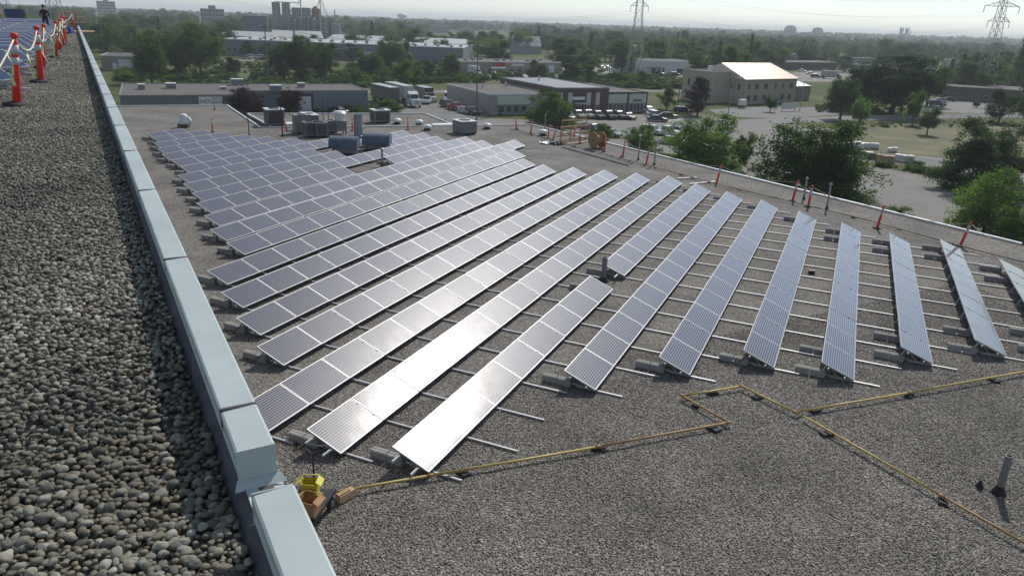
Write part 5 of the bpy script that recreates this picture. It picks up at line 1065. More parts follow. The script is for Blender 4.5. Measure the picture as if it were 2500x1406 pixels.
for a in (('suv', DGREY, 1093, 262, 120, 'dark grey SUV at the back of the side lot'), ('pickup', RED, 1111, 269, 120, 'red pickup in the side lot beside the beige wall'), ('sedan', SILVER, 1136, 277, 125, 'silver car in the side lot nearest the wooden pole'), ('suv', BLACK, 1154, 280, 125, 'black SUV against the beige wall behind the wooden pole'),
          ('sedan', GREEN, 1386, 291, 128, 'pale green car half hidden by the round tree'), ('pickup', BEIGE, 1408, 289, 130, 'beige pickup before the brick centre, left of two'), ('pickup', (.45, .38, .28), 1432, 288, 130, 'beige pickup before the brick centre, right of two'), ('suv', BLACK, 1457, 290, 130, 'black SUV parked right of the beige pickups'), ('pickup', DGREY, 1482, 290, 130, 'dark pickup in the middle of the front row'), ('suv', DGREY, 1509, 290, 130, 'dark SUV left of the maroon car'), ('sedan', MAROON, 1533, 291, 130, 'maroon car at the end of the front row'),
          ('sedan', WHITE, 1583, 275, 130, 'white car at the right corner of the brick building'), ('sedan', SILVER, 1600, 285, 60, 'silver car behind the dark teal sedan'), ('sedan', (.03, .05, .06), 1604, 297, 72, 'dark teal sedan seen side-on in the lot'), ('sedan', BLACK, 1630, 289, 65, 'black car right of the dark teal sedan'), ('suv', BLACK, 1667, 278, 70, 'black SUV in the shade of the dark purple tree'),
          ('suv', WHITE, 1591, 328, 100, 'white SUV among the bushes near the roof edge'), ('pickup', WHITE, 1625, 330, 110, 'white pickup right of the white SUV'), ('sedan', NAVY, 1656, 327, 110, 'navy car beside the bright green tree'), ('sedan', WHITE, 1638, 352, 100, 'white car mostly hidden under the bright green tree'), ('suv', GREEN, 1446, 325, 110, 'green car behind the cable reel'), ('sedan', GREEN, 1489, 333, 110, 'green car behind the small tree by the reel'),
          ('sedan', BLACK, 636, 284, 60, 'glossy black car beyond the far roof edge'), ('pickup', RED, 803, 270, 150, 'red pickup parked before the green bank'), ('sedan', DGREY, 829, 277, 100, 'dark car next to the red pickup'), ('sedan', RED, 760, 233, 75, 'red car on the street by the right plum tree'), ('suv', WHITE, 612, 282, 80, 'white vehicle nose between bush and black car'),
          ('pickup', WHITE, 1043, 253, 160, 'white pickup in front of the brown box truck'), ('van', WHITE, 1093, 246, 150, 'white van behind the beige wall corner'), ('sedan', SILVER, 1241, 184, 130, 'silver car before the strip shops'), ('sedan', WHITE, 1261, 185, 130, 'white car before the strip shops'), ('sedan', BLACK, 1203, 184, 130, 'black car before the red shop sign'),
          ('sedan', WHITE, 1468, 168, 120, 'white car at the left end of the far showroom row'), ('sedan', TEAL, 1482, 168, 120, 'teal car in the far showroom row'), ('van', (.2, .42, .5), 1502, 169, 120, 'light blue van in the far showroom row'), ('van', WHITE, 1517, 169, 130, 'white van right of the light blue van'), ('sedan', WHITE, 1617, 187, 120, 'white car before the white showroom'), ('suv', NAVY, 1647, 186, 60, 'navy SUV before the white showroom'),
          ('suv', BLACK, 1991, 190, 70, 'black SUV on the street beyond the cream office'), ('sedan', WHITE, 1979, 182, 70, 'white car beyond the cream office'), ('sedan', SILVER, 2012, 172, 90, 'silver car in the truck yard'), ('sedan', WHITE, 1958, 176, 90, 'white car at the left of the truck yard'),
          ('sedan', SILVER, 2293, 251, 70, 'silver car before the long brown building'), ('sedan', BLACK, 2318, 248, 70, 'black car behind the silver car at the brown building'), ('suv', DGREY, 2287, 260, 80, 'dark SUV nearest the street by the brown building'), ('sedan', WHITE, 2352, 214, 80, 'white car beside the white box trailers'), ('sedan', BLACK, 1385, 164, 90, 'black car on the far lot left of the hedge')):
    car(*a)
for i, (x, y, c) in enumerate(((603, 145, SILVER), (617, 143, WHITE), (630, 143, GREY), (640, 144, WHITE), (652, 144, DGREY))): car('suv' if i % 2 else 'sedan', c, x, y, 60, 'far parked car by the long warehouse, %s from the left' % ORD[i+1], 'cars by the long warehouse')
car('suv', WHITE, 664, 274, 75, 'white SUV with a black roof rack beyond the roof edge', rack=True)
def box_truck(x, y, az, col, cab, label, L=6.5, h=3.4):
    t = thing('box_truck', label, 'truck', gp(x, y, .02), math.pi/2-rad(az))
    MB().b2(-L/2, L/2, -1.2, 1.2, .95, h).build('cargo_box', paint(col), t); c = MB(); c.prof([(L/2+.1, .5), (L/2+.1, 2.3), (L/2+.9, 2.3), (L/2+1.3, 1.5), (L/2+2.3, 1.35), (L/2+2.4, .5)], 2.1); c.build('cab', paint(cab), t, loc=(0, -1.05, 0))
    MB().add([(L/2+.93, -.95, 2.2), (L/2+1.29, -.95, 1.55), (L/2+1.29, .95, 1.55), (L/2+.93, .95, 2.2), ], [(0, 1, 2, 3)]).build('windshield', M['glass'], t, loc=(.02, 0, .02))
    MB().b2(L/2+.3, L/2+1., -1.08, -1.052, 1.45, 2.1).build('side_window', M['glass'], t); MB().b2(L/2+.3, L/2+1., 1.052, 1.08, 1.45, 2.1).build('side_window', M['glass'], t)
    for xx in (-L/2+1.2, L/2+1.6):
        for yy in (-1.0, 1.0): wheel(t, xx, yy, .48, .28)
    MB().b2(-L/2+.1, L/2, -.5, .5, .6, .94).build('chassis', M['steel_dark'], t)
    for s in (-1, 1): MB().box((L/2+2.4, s*.75, .85), (.08, .3, .2)).build('headlight', M['lampw'], t)
def trailer(x, y, az, col, label, L=13, tractor=None, top='flash'):
    t = thing('semi_trailer', label, 'trailer', gp(x, y, .02), math.pi/2-rad(az))
    MB().b2(-L/2, L/2, -1.28, 1.28, 1.15, 4.0).build('box', paint(col), t); MB().b2(-L/2+.02, L/2-.02, -1.26, 1.26, 4.003, 4.05).build('roof', M['roofwhite'], t)
    for k in range(12): xx = -L/2+.5+k*(L-1)/11; MB().b2(xx-.02, xx+.02, -1.31, -1.283, 1.2, 3.95).build('rib', paint(col), t)
    for xx in (-L/2+1, -L/2+2.2):
        for yy in (-1.0, 1.0): wheel(t, xx, yy, .5, .3)
    MB().b2(L/2-3, L/2-2.8, -.8, .8, 0, 1.1).build('landing_gear', M['steel_dark'], t); MB().b2(-L/2+.1, -L/2+3, -.5, .5, .7, 1.14).build('bogie', M['steel_dark'], t)
    return t
trailer(940, 251, 124, (.12, .12, .125), 'dark grey semi trailer parked at the left of the side lot', 12); trailer(975, 246, 126, (.5, .53, .53), 'pale semi trailer behind the dark grey one', 13)
P_ = gp(1008, 261, .02); t = thing('semi_tractor', 'white semi tractor in front of the pale trailer', 'truck', P_, math.pi/2-rad(128))
c = MB(); c.prof([(-1.4, .6), (-1.4, 3.3), (-.4, 3.5), (.7, 2.9), (1.0, 1.9), (2.4, 1.75), (2.6, .5)], 2.3); c.build('cab', paint((.62, .68, .66)), t, loc=(0, -1.15, 0))
MB().add([(.72, -1., 2.8), (1.0, -1., 1.95), (1.0, 1., 1.95), (.72, 1., 2.8)], [(0, 1, 2, 3)]).build('windshield', M['glass'], t, loc=(.03, 0, .02)); MB().b2(-3.2, -1.41, -.5, .5, .7, 1.0).build('chassis', M['steel_dark'], t)
for yy in (-1.153, 1.153): MB().b2(-.3, .6, min(yy, yy*1.02), max(yy, yy*1.02), 1.9, 2.7).build('side_window', M['glass'], t)
for xx in (1.7, -1.9, -2.9):
    for yy in (-1.05, 1.05): wheel(t, xx, yy, .5, .3)
for s in (-1, 1): MB().box((2.58, s*.85, 1.1), (.06, .3, .25)).build('headlight', M['lampw'], t)
MB().b2(2.55, 2.62, -.5, .5, .8, 1.6).build('grille', M['rim'], t)
box_truck(1036, 246, 128, (.1, .085, .08), WHITE, 'brown box truck with white cab right of the trailers'); box_truck(1156, 184, 130, WHITE, WHITE, 'white box truck before the strip shops'); box_truck(2022, 192, 70, (.35, .36, .36), DGREY, 'grey box truck on the street beyond the cream office')
trailer(2384, 212, 60, (.6, .6, .6), 'white box trailer behind the brown building, left one', 8); trailer(2410, 214, 60, (.58, .58, .58), 'white box trailer behind the brown building, right one', 7)
t = thing('utility_box', 'white portable tank on a small trailer by the street', 'trailer', gp(1811, 264, .02), rad(50)); MB().b2(-1.2, 1.4, -.7, .7, .5, .7).build('frame', M['steel_dark'], t); MB().b2(-.9, .9, -.6, .6, .7, 2.2).build('tank', M['white'], t); wheel(t, 0, -.75, .33); wheel(t, 0, .75, .33); MB().bar((1.4, 0, .6), (2.6, 0, .5), .1).build('drawbar', M['steel_dark'], t)
# yard clutter
def wrapped(x, y, d, rz, lb, mat='plasticwrap', n=3):
    t = thing('wrapped_pallet', lb, 'pallet', gp(x, y, .02), rz); a, b_, h = d; MB().b2(-a/2, a/2, -b_/2, b_/2, 0, .14).build('pallet', M['wood'], t); m = MB()
    for i in range(n): m.box((-a/2+a/n*(i+.5), 0, .14+h/2+random.uniform(-.1, .1)), (a/n*.96, b_*random.uniform(.86, .98), h*random.uniform(.85, 1.05)), rz=random.uniform(-.06, .06), taper=.92)
    m.build('load', M[mat], t)
wrapped(2072, 362, (5, 1.3, .95), rad(10), 'white plastic-wrapped load in the yard, left one'); wrapped(2112, 362, (4.5, 1.3, .9), rad(5), 'white plastic-wrapped load in the yard, right one'); wrapped(2105, 385, (3.2, 1.4, 1.0), rad(-10), 'pale blue tarped load before the wrapped loads', 'doorw', 2); wrapped(2140, 390, (2.6, 1.2, .9), rad(-12), 'dark crate stack right of the blue tarp', 'brown', 2); wrapped(2178, 372, (1.6, 1.2, .7), 0, 'small white bag pile in the yard', 'plasticwrap', 2); wrapped(2205, 396, (3, 1.3, 1), rad(-20), 'low white load by the chain-link fence', 'plasticwrap', 3); wrapped(2160, 397, (2.8, 1.4, 1.1), rad(-14), 'brown timber stack by the fence', 'wood', 3)
m = MB(); n = 28; c0 = gp(2108, 512, 0); rr = 3.7; V = [(0, 0, 2.0)]
for k in range(1, 8):
    for j in range(n): a = 2*math.pi*j/n; f = k/7; r_ = rr*f*(1+random.uniform(-.06, .06)); V.append((r_*math.cos(a), r_*math.sin(a), 2.0*(1-f)**1.05*(1+random.uniform(-.05, .05))-.01*(k == 7)))
m.add(V, [(0, 1+j, 1+(j+1) % n) for j in range(n)]+[(1+(k-1)*n+j, 1+k*n+j, 1+k*n+(j+1) % n, 1+(k-1)*n+(j+1) % n) for k in range(1, 7) for j in range(n)]); o = m.build('gravel_heap', M['gravelpile'], None, c0, smooth=True); tag(o, 'cone of grey gravel heaped in the yard below the roof edge', 'gravel heap')
def fence(pts, h, step, label):
    P = [gp(*p) for p in pts]; o0 = P[0]; t = thing('chain_link_fence', label, 'fence', o0); wm = MB(); pm_ = MB().lathe([(.045, 0), (.045, h)], n=6).mesh('post', M['galv'])
    for i in range(len(P)-1):
        a, b_ = P[i]-o0, P[i+1]-o0; L_ = (b_-a).length; n = max(1, int(L_/step))
        for k in range(n): obj('post', pm_, t, a.lerp(b_, k/n))
        MB().tube([a+Vector((0, 0, h)), b_+Vector((0, 0, h))], .03, 6).build('top_rail', M['galv'], t)
        k = int(L_/.35); d = (b_-a).normalized()
        for j in range(k):
            p = a+d*(j*.35); q = p+d*h
            if (q-a).length < L_: wm.bar(p+Vector((0, 0, .05)), q+Vector((0, 0, h)), .012); wm.bar(p+Vector((0, 0, h)), q+Vector((0, 0, .05)), .012)
    wm.build('wire_mesh', M['galv'], t)
fence([(2080, 302), (2300, 297), (2520, 291)], 1.6, 3, 'chain-link fence along the street at the dry field'); fence([(2145, 402), (2300, 430), (2400, 462), (2520, 495)], 2.0, 3.4, 'chain-link fence across the paved yard'); fence([(1575, 262), (1650, 268), (1700, 275)], 1.8, 3, 'chain-link fence right of the commercial building')
t = thing('real_estate_sign', 'low pale sign board on posts in front of the cream office', 'sign', gp(1925, 272), rad(50)); MB().b2(-2.6, 2.6, -.05, .05, .6, 2.1).build('board', M['flash'], t); [MB().b2(s*2.2-.06, s*2.2+.06, .052, .15, 0, 2).build('post', M['wood_pole'], t) for s in (-1, 1)]

# ------------------------------------------------------------------ trees
def crown(seed, n_cl, per, leaf, shape, mat, name='crown'):
    r = np.random.default_rng(seed); C = []; LB = []
    nl = max(14, int(n_cl/8))
    while len(LB) < nl:
        p = r.normal(size=3); p /= np.linalg.norm(p); q = r.uniform(.35, .92); zz = p[2]*q*.5+.5
        if shape == 'shrub': q = r.uniform(.45, .97); zz = abs(p[2])*q*.95
        wz = {'oval': .82, 'willow': 1.0-.25*abs(zz-.45)}.get(shape, 1.)
        LB.append((p[0]*q*.5*wz, p[1]*q*.5*wz, zz, r.uniform(.09, .18)))
    while len(C) < n_cl:
        if shape == 'conifer':
            z = r.random()**1.3; a = r.uniform(0, 6.283); rr_ = (1-z)*(.75+.35*((z*9) % 1))*math.sqrt(r.uniform(.15, 1)); C.append((rr_*math.cos(a)*.5, rr_*math.sin(a)*.5, z)); continue
        if r.random() < .3:
            p = r.uniform(-1, 1, 3)
            if np.linalg.norm(p) < .8: C.append((p[0]*.45, p[1]*.45, (abs(p[2]) if shape == 'shrub' else p[2]*.5+.5)))
            continue
        l = LB[r.integers(nl)]; d = r.normal(size=3); d /= np.linalg.norm(d); q = l[3]*r.uniform(.4, 1.15); C.append((l[0]+d[0]*q, l[1]+d[1]*q, max(.02, l[2]+d[2]*q*.8)))
    C = np.array(C); n = n_cl*per
    cr = {'conifer': .045}.get(shape, .045)*(260/n_cl)**.33
    cs = np.repeat(r.uniform(.6, 1.25, n_cl), per)[:, None]
    P = np.repeat(C, per, 0)+r.normal(size=(n, 3))*cr*cs*np.array([1, 1, .72]); P[:, 2] = np.maximum(P[:, 2], .0)
    d1 = r.normal(size=(n, 3)); d1 /= np.linalg.norm(d1, axis=1)[:, None]; d1[:, 2] *= .6
    nr = r.normal(size=(n, 3))+np.array([0, 0, .9])+(P-np.array([0, 0, .45]))*1.6; d2 = np.cross(nr, d1); d2 /= np.linalg.norm(d2, axis=1)[:, None]+1e-9
    s1 = leaf*r.uniform(.7, 1.35, n)[:, None]; s2 = s1*.62
    V = np.stack([P-d1*s1, P-d2*s2, P+d1*s1, P+d2*s2], 1).reshape(-1, 3)
    me = bpy.data.meshes.new(name); me.vertices.add(4*n); me.vertices.foreach_set('co', V.astype(np.float32).ravel()); me.loops.add(4*n); me.loops.foreach_set('vertex_index', np.arange(4*n, dtype=np.int32)); me.polygons.add(n); me.polygons.foreach_set('loop_start', np.arange(0, 4*n, 4, dtype=np.int32)); me.polygons.foreach_set('loop_total', np.full(n, 4, np.int32)); me.materials.append(mat); me.update(); me.validate()
    return me, C
def make_tree(seed, n_cl, per, leaf, shape, mat, z0=.07):
    t = thing('tree', 'tree', 'tree'); me, C = crown(seed, n_cl, per, leaf, shape, mat); c = obj('crown', me, t, (0, 0, z0)); c.scale = (1, 1, 1-z0)
    m = MB(); r = random.Random(seed); k_ = .42 if shape == 'shrub' else 1; m.tube([(0, 0, 0), (.012, 0, (z0+.08)*k_), (-.01, .01, .5*k_), (0, 0, .8*k_)], [.032, .024, .015, .005], 8)
    if shape != 'conifer':
        for q in r.sample(list(C), min(16, len(C))): a = Vector((0, 0, z0+r.uniform(.02, .3))); b_ = Vector((q[0], q[1], z0+q[2]*(1-z0))); m.tube([a, a.lerp(b_, .5)+Vector((0, 0, .03)), b_*.96], [.012, .008, .003], 5)
    m.build('trunk', M['bark'], t, smooth=True); return t
PT = {}
PT['hi0'] = make_tree(1, 330, 90, .0125, 'round', M['leaf']); PT['hi1'] = make_tree(2, 420, 95, .0115, 'willow', M['leaf']); PT['hi2'] = make_tree(3, 240, 75, .0155, 'oval', M['leaf'])
PT['hi3'] = make_tree(11, 460, 95, .0115, 'shrub', M['leaf'], .005); PT['hi4'] = make_tree(12, 300, 80, .014, 'shrub', M['leaf'], .005)
PT['mid0'] = make_tree(4, 130, 46, .025, 'round', M['leaf']); PT['mid1'] = make_tree(5, 130, 44, .025, 'oval', M['leaf']); PT['mid2'] = make_tree(6, 140, 44, .025, 'willow', M['leaf']); PT['con'] = make_tree(7, 130, 26, .024, 'conifer', M['leaf_d'], .06); PT['shr'] = make_tree(8, 90, 34, .036, 'shrub', M['leaf'], .01); PT['con2'] = make_tree(9, 170, 40, .02, 'oval', M['leaf_d'], .09)
used = set()
def tree(kind, x, y, ytop, wpx, label, leaf=None, name='tree', group=None, cat='tree', P=None, hm=None, wm_=None):
    P = P or gp(x, y, -.05); s_ = scale_at(P); h = hm or (y-ytop)/s_*1.0; w_ = wm_ or wpx/s_
    src = PT[kind]; sw_ = None
    if leaf: sw_ = {'leaf_green': M[leaf], 'leaf_dark': M[leaf]}
    if kind in used: o = clone(src, P, random.uniform(0, 6.28), (w_, w_, h), swap=sw_ or {})
    else:
        used.add(kind); o = src; o.location = P; o.scale = (w_, w_, h)
        for c in o.children:
            if sw_ and c.data.materials[0].name in sw_: c.material_slots[0].link = 'OBJECT'; c.material_slots[0].material = sw_[c.data.materials[0].name]
    o.name = name; tag(o, label, cat, group); return o
NT = [('hi4', 1338, 312, 206, 124, 'round green tree in front of the commercial building', None), ('hi2', 1475, 348, 298, 62, 'small green tree behind the cable reel', 'leaf_b'), ('hi4', 1562, 378, 294, 92, 'young green tree left of the bright one at the roof edge', 'leaf_b'), ('hi4', 1716, 425, 262, 210, 'bright green spreading tree behind the right roof edge', 'leaf_b'), ('hi3', 1955, 500, 258, 325, 'largest tree, broad dark green crown behind the right roof edge', None), ('hi2', 1806, 420, 318, 60, 'narrow dark tree between the two large right-hand trees', 'leaf_d'), ('hi3', 2380, 465, 262, 210, 'wide grey-green tree at the paved yard fence', 'leaf_g'), ('hi4', 2400, 575, 390, 175, 'light green young tree at the lower right of the yard', 'leaf_b'), ('hi4', 2490, 610, 478, 150, 'yellow-green tree at the right picture edge above the roof line', 'leaf_b'),
      ('hi2', 2050, 292, 186, 105, 'olive-green tree at the left end of the dry field', 'leaf_g'), ('mid1', 2097, 310, 228, 58, 'slim green tree in the dry field beside the olive one', 'leaf_b'), ('mid1', 2226, 306, 204, 46, 'slender tall tree in the middle of the street side', 'leaf_b'), ('mid1', 2262, 330, 247, 60, 'small brownish-green tree standing in the dry field', 'leaf_g'), ('mid0', 2437, 300, 222, 92, 'round dark tree on the lawn near the right edge', 'leaf_d'), ('mid2', 2500, 315, 185, 110, 'dark tree cut by the right picture edge', 'leaf_d'), ('hi1', 2175, 278, 138, 230, 'large dark spreading tree behind the street lamp', 'leaf_d'), ('mid0', 2105, 270, 168, 150, 'dark tree left of the large spreading one', 'leaf_d'), ('mid1', 2262, 258, 142, 100, 'tall dark tree right of the large spreading one', 'leaf_d'), ('con', 2335, 230, 138, 50, 'dark spruce left of the white trailers', None), ('con', 2366, 226, 142, 46, 'dark spruce just left of the first white trailer', None), ('con', 2310, 228, 150, 44, 'dark spruce left of the other two spruces', None), ('mid1', 1880, 274, 227, 34, 'small round tree in front of the cream office', 'leaf'), ('mid1', 2383, 264, 243, 22, 'tiny tree on the lot of the brown building', None),
      ('con2', 1702, 284, 185, 84, 'dense dark purple-leaved tree beside the street', 'leaf_p'), ('mid0', 1627, 268, 213, 50, 'lollipop-shaped green tree left of the dark purple tree', None), ('mid2', 1692, 205, 138, 70, 'dark tree behind the dark purple one', 'leaf_d'), ('hi0', 608, 292, 210, 92, 'plum tree with dark red leaves, left one', 'leaf_p'), ('hi0', 708, 290, 216, 84, 'plum tree with dark red leaves, right one', 'leaf_p'),
      ('hi2', 372, 205, 86, 100, 'big feathery green tree beside the tan workshop', None), ('mid0', 288, 130, 84, 46, 'dark round tree behind the tan workshop', 'leaf_d'), ('mid0', 322, 130, 94, 30, 'small dark tree right of the dark round one', 'leaf_d'), ('hi0', 438, 178, 82, 110, 'tall green tree right of the feathery tree', None), ('hi1', 492, 184, 62, 120, 'tall tree at the left of the warehouse wall', None), ('mid0', 524, 150, 78, 60, 'tree touching the warehouse end wall', None), ('mid0', 571, 184, 142, 52, 'round dark bush-like tree on the lawn', 'leaf_d'), ('mid0', 608, 141, 102, 40, 'dark ball-shaped tree before the warehouse wall, left', 'leaf_d'), ('mid0', 652, 141, 106, 36, 'dark ball-shaped tree before the warehouse wall, right', 'leaf_d'), ('hi0', 694, 192, 98, 100, 'left tree of the big clump before the warehouse', None), ('hi1', 742, 194, 90, 100, 'middle tree of the big clump before the warehouse', None), ('hi0', 786, 192, 100, 90, 'right tree of the big clump before the warehouse', None), ('mid0', 736, 196, 164, 46, 'bright bush at the foot of the big clump', 'leaf_b'), ('mid1', 822, 148, 116, 28, 'narrow tree right of the big clump', 'leaf_d'), ('mid0', 860, 150, 108, 50, 'dark tree before the long warehouse', 'leaf_d'), ('hi2', 905, 190, 124, 80, 'grey-green tree behind the railway', 'leaf_g'), ('hi0', 950, 172, 95, 76, 'tall tree above the trailers, left one', None), ('mid0', 985, 168, 104, 60, 'tall tree above the trailers, right one', None), ('mid1', 1036, 142, 100, 34, 'dark tree before the white roof end', 'leaf_d'), ('mid1', 1076, 145, 88, 58, 'tall tree at the end of the warehouse', None), ('hi2', 1102, 190, 128, 60, 'tree at the left corner of the strip shops', None), ('mid0', 1046, 190, 150, 48, 'dark tree left of the strip shop tree', 'leaf_d'), ('mid0', 985, 215, 152, 70, 'green shrub-tree behind the box truck', 'leaf_b'), ('mid0', 1010, 212, 172, 70, 'broad shrub behind the brown box truck', None), ('mid1', 1132, 216, 178, 50, 'bright small tree behind the beige building', 'leaf_b'), ('mid1', 1170, 214, 182, 46, 'green small tree behind the wooden pole', None), ('mid0', 1311, 196, 150, 62, 'tree in front of the strip shops', 'leaf_g'), ('mid0', 1395, 200, 158, 70, 'dark bushy tree right of the strip shops', 'leaf_d'), ('mid0', 1440, 202, 150, 70, 'bushy tree behind the brick roof', None), ('mid1', 1520, 208, 170, 36, 'bright slim tree at the pylon foot', 'leaf_b'), ('mid0', 1572, 212, 176, 52, 'dark shrub-tree right of the pylon foot', None), ('con', 1440, 150, 84, 38, 'dark pointed spruce behind the far lot', None), ('con', 1597, 142, 98, 24, 'dark narrow spruce above the white showroom', None), ('mid0', 1650, 150, 118, 56, 'round tree above the white showroom', None)]
for k, x, y, yt, wp, lb, lf in NT: tree(k, x, y, yt, wp, lb, lf if lf != 'leaf' else None)
for x, y, yt, wp, lb, lf in ((590, 292, 256, 36, 'bright green bush left of the black car', 'leaf_b'), (2196, 538, 494, 78, 'grassy bush in the yard right of the gravel heap', None), (1640, 420, 372, 110, 'low bushes under the bright green tree', None), (1880, 470, 420, 120, 'dark undergrowth below the largest tree', 'leaf_d'), (1085, 305, 290, 46, 'small bush beside the back roof edge', 'leaf_b'), (955, 268, 238, 70, 'weedy bush in front of the white tractor', None), (860, 268, 245, 90, 'green weeds on the railway bank', 'leaf_b'), (920, 282, 262, 70, 'lower weeds on the railway bank', 'leaf_b'), (1400, 312, 285, 60, 'bush right of the round green tree', None), (1640, 214, 188, 100, 'green hedge behind the commercial building, right', 'leaf_b'), (1590, 218, 196, 60, 'green hedge behind the commercial building, left', None), (330, 200, 178, 60, 'bush before the tan workshop', 'leaf_b'), (2360, 470, 440, 90, 'dense bush at the foot of the wide grey-green tree', 'leaf_d'), (2440, 500, 468, 90, 'scrub along the yard fence', 'leaf_d'), (1610, 405, 360, 80, 'bush between the capped vents and the bright tree', 'leaf_b'), (2290, 425, 408, 60, 'vine clump on the yard fence', 'leaf_b'), (2230, 408, 386, 50, 'overgrown vine at the fence corner', 'leaf_b')):
    tree('shr', x, y, yt, wp, lb, lf, name='bush', cat='bush')
# woodland: nearer belt as single trees, the rest as one far wood
KEEP = [(240, 290, 0, 34), (490, 552, 15, 42), (600, 835, 5, 86), (530, 1135, 78, 140), (960, 1000, 30, 47), (1040, 1250, 60, 80), (1120, 1372, 145, 185), (1545, 1705, 112, 184), (1370, 1700, 150, 190), (1735, 1945, 160, 260), (1915, 2015, 60, 80), (2195, 2228, 65, 82), (1100, 1585, 190, 285), (250, 400, 80, 176), (1480, 1550, 150, 182), (1900, 2075, 150, 192), (2295, 2500, 195, 262), (2080, 2300, 146, 166), (1250, 1325, 100, 134)]
def blocked(x, y, ytop, hw):
    for x0, x1, y0, y1 in KEEP:
        if x+hw > x0 and x-hw < x1 and ytop < y1-2 and y > y1-1: return True
    return False
AZ0 = math.degrees(YAW)
def terr(d, az):
    k = (az-AZ0+40)/80; f = min(1, max(0, (d-1300)/3000)); f = f*f*(3-2*f); e = min(1, max(0, (d-600)/900)); e = e*e*(3-2*e); kk = min(1, max(0, k)); return GROUND_Z+f*(-2+24*kk**1.3)+e*4.5*(1-kk)
ind = []; far = []
d = 300.
while d < 5200:
    n = int(2*math.pi*80/360*d/(11 if d < 1500 else 14)); rr = np.random.default_rng(int(d))
    for j in range(n):
        az = AZ0-40+80*(j+rr.uniform(-.5, .5))/n; dd = d*rr.uniform(.95, 1.06); a = rad(az); P = Vector((math.sin(a)*dd, math.cos(a)*dd, terr(dd, az)-.1)); x, y, dp = px(P)
        if not (-60 < x < 2560): continue
        h = rr.uniform(8.5, 14.5)*(1 if rr.random() < .9 else 1.25); w_ = h*rr.uniform(.95, 1.4); yt = y-h*F_PX/dp
        dens = .66 if dd < 600 else .85 if dd < 1200 else .95
        if rr.random() > dens or blocked(x, y, yt, w_*F_PX/dp/2*.8): continue
        (ind if dd < 560 else far).append((P, h, w_, rr.random()))
    d *= 1.085
for i, (P, h, w_, q) in enumerate(ind[:260]):
    kd = 'con' if q < .12 else ('mid0', 'mid1', 'mid2')[i % 3]; lf = None if q < .5 else 'leaf_d' if q < .75 else 'leaf_g' if q < .88 else 'leaf_b'
    tree(kd, 0, 0, 0, 0, ('dark pointed spruce' if kd == 'con' else {None: 'mid-green leafy tree', 'leaf_d': 'dark green leafy tree', 'leaf_g': 'grey-green leafy tree', 'leaf_b': 'bright green leafy tree'}[lf])+' in the wooded belt between the warehouses and the skyline', lf if kd != 'con' else None, group='trees of the middle wooded belt', P=P, hm=h*(1.25 if kd == 'con' else 1), wm_=w_*(.45 if kd == 'con' else 1))
for i, (P, h, w_, q) in enumerate(ind[260:]): far.append((P, h, w_, q))
print('ind', len(ind), 'far', len(far))
me = bpy.data.meshes.new('far_woodland'); me.from_pydata([tuple(p[0]) for p in far], [], [])
at_ = me.attributes.new('sc', 'FLOAT_VECTOR', 'POINT'); at_.data.foreach_set('vector', np.array([(p[2], p[2], p[1]) for p in far], dtype=np.float32).ravel())
fo = obj('far_woodland', me); tag(fo, 'dense green woodland stretching to the hazy skyline', 'woodland', kind='stuff')
gt = bpy.data.node_groups.new('far_woodland', 'GeometryNodeTree'); gt.interface.new_socket('Geometry', in_out='INPUT', socket_type='NodeSocketGeometry'); gt.interface.new_socket('Geometry', in_out='OUTPUT', socket_type='NodeSocketGeometry')
n = gt.nodes; Lk = gt.links.new; gi = n.new('NodeGroupInput'); go = n.new('NodeGroupOutput'); ip = n.new('GeometryNodeInstanceOnPoints'); jn = n.new('GeometryNodeJoinGeometry')
for sd, sh, mt in ((41, 'round', 'leaf'), (42, 'willow', 'leaf'), (43, 'oval', 'leaf_d'), (44, 'round', 'leaf_g'), (45, 'conifer', 'leaf_d')): pass
srcs = [c for k in ('mid0', 'mid1', 'mid2') for c in PT[k].children if c.name.startswith('crown')]
for k, c in enumerate(srcs):
    for mt in ('leaf', 'leaf_d', 'leaf_g'):
        oi = n.new('GeometryNodeObjectInfo'); oi.inputs['Object'].default_value = c; oi.transform_space = 'ORIGINAL'; sm = n.new('GeometryNodeSetMaterial'); sm.inputs['Material'].default_value = M[mt]; Lk(oi.outputs['Geometry'], sm.inputs['Geometry']); ti = n.new('GeometryNodeGeometryToInstance'); Lk(sm.outputs[0], ti.inputs[0]); Lk(ti.outputs[0], jn.inputs[0])
m2p = n.new('GeometryNodeMeshToPoints'); Lk(gi.outputs[0], m2p.inputs[0]); Lk(m2p.outputs[0], ip.inputs['Points']); Lk(jn.outputs[0], ip.inputs['Instance']); ip.inputs['Pick Instance'].default_value = True
na = n.new('GeometryNodeInputNamedAttribute'); na.data_type = 'FLOAT_VECTOR'; na.inputs['Name'].default_value = 'sc'; Lk(na.outputs[0], ip.inputs['Scale'])
rv = n.new('FunctionNodeRandomValue'); rv.data_type = 'FLOAT_VECTOR'; rv.inputs[1].default_value = (0, 0, 6.28); Lk(rv.outputs[0], ip.inputs['Rotation']); Lk(ip.outputs[0], go.inputs[0])
md = fo.modifiers.new('wood', 'NODES'); md.node_group = gt
# rising land under the far wood
m = MB(); na_, nd = 60, 24; V = []
for i in range(nd+1):
    dd = 600+(7500-600)*i/nd
    for j in range(na_+1): az = AZ0-50+100*j/na_; a = rad(az); z_ = terr(dd, az)+(.05 if i else -.3)+(0 if dd < 4800 else -4*(dd-4800)/2700); V.append((math.sin(a)*dd, math.cos(a)*dd, max(z_, GROUND_Z-.3)))
m.add(V, [(i*(na_+1)+j, i*(na_+1)+j+1, (i+1)*(na_+1)+j+1, (i+1)*(na_+1)+j) for i in range(nd) for j in range(na_)]); tag(m.build('hills', M['grass'], smooth=True), kind='structure')
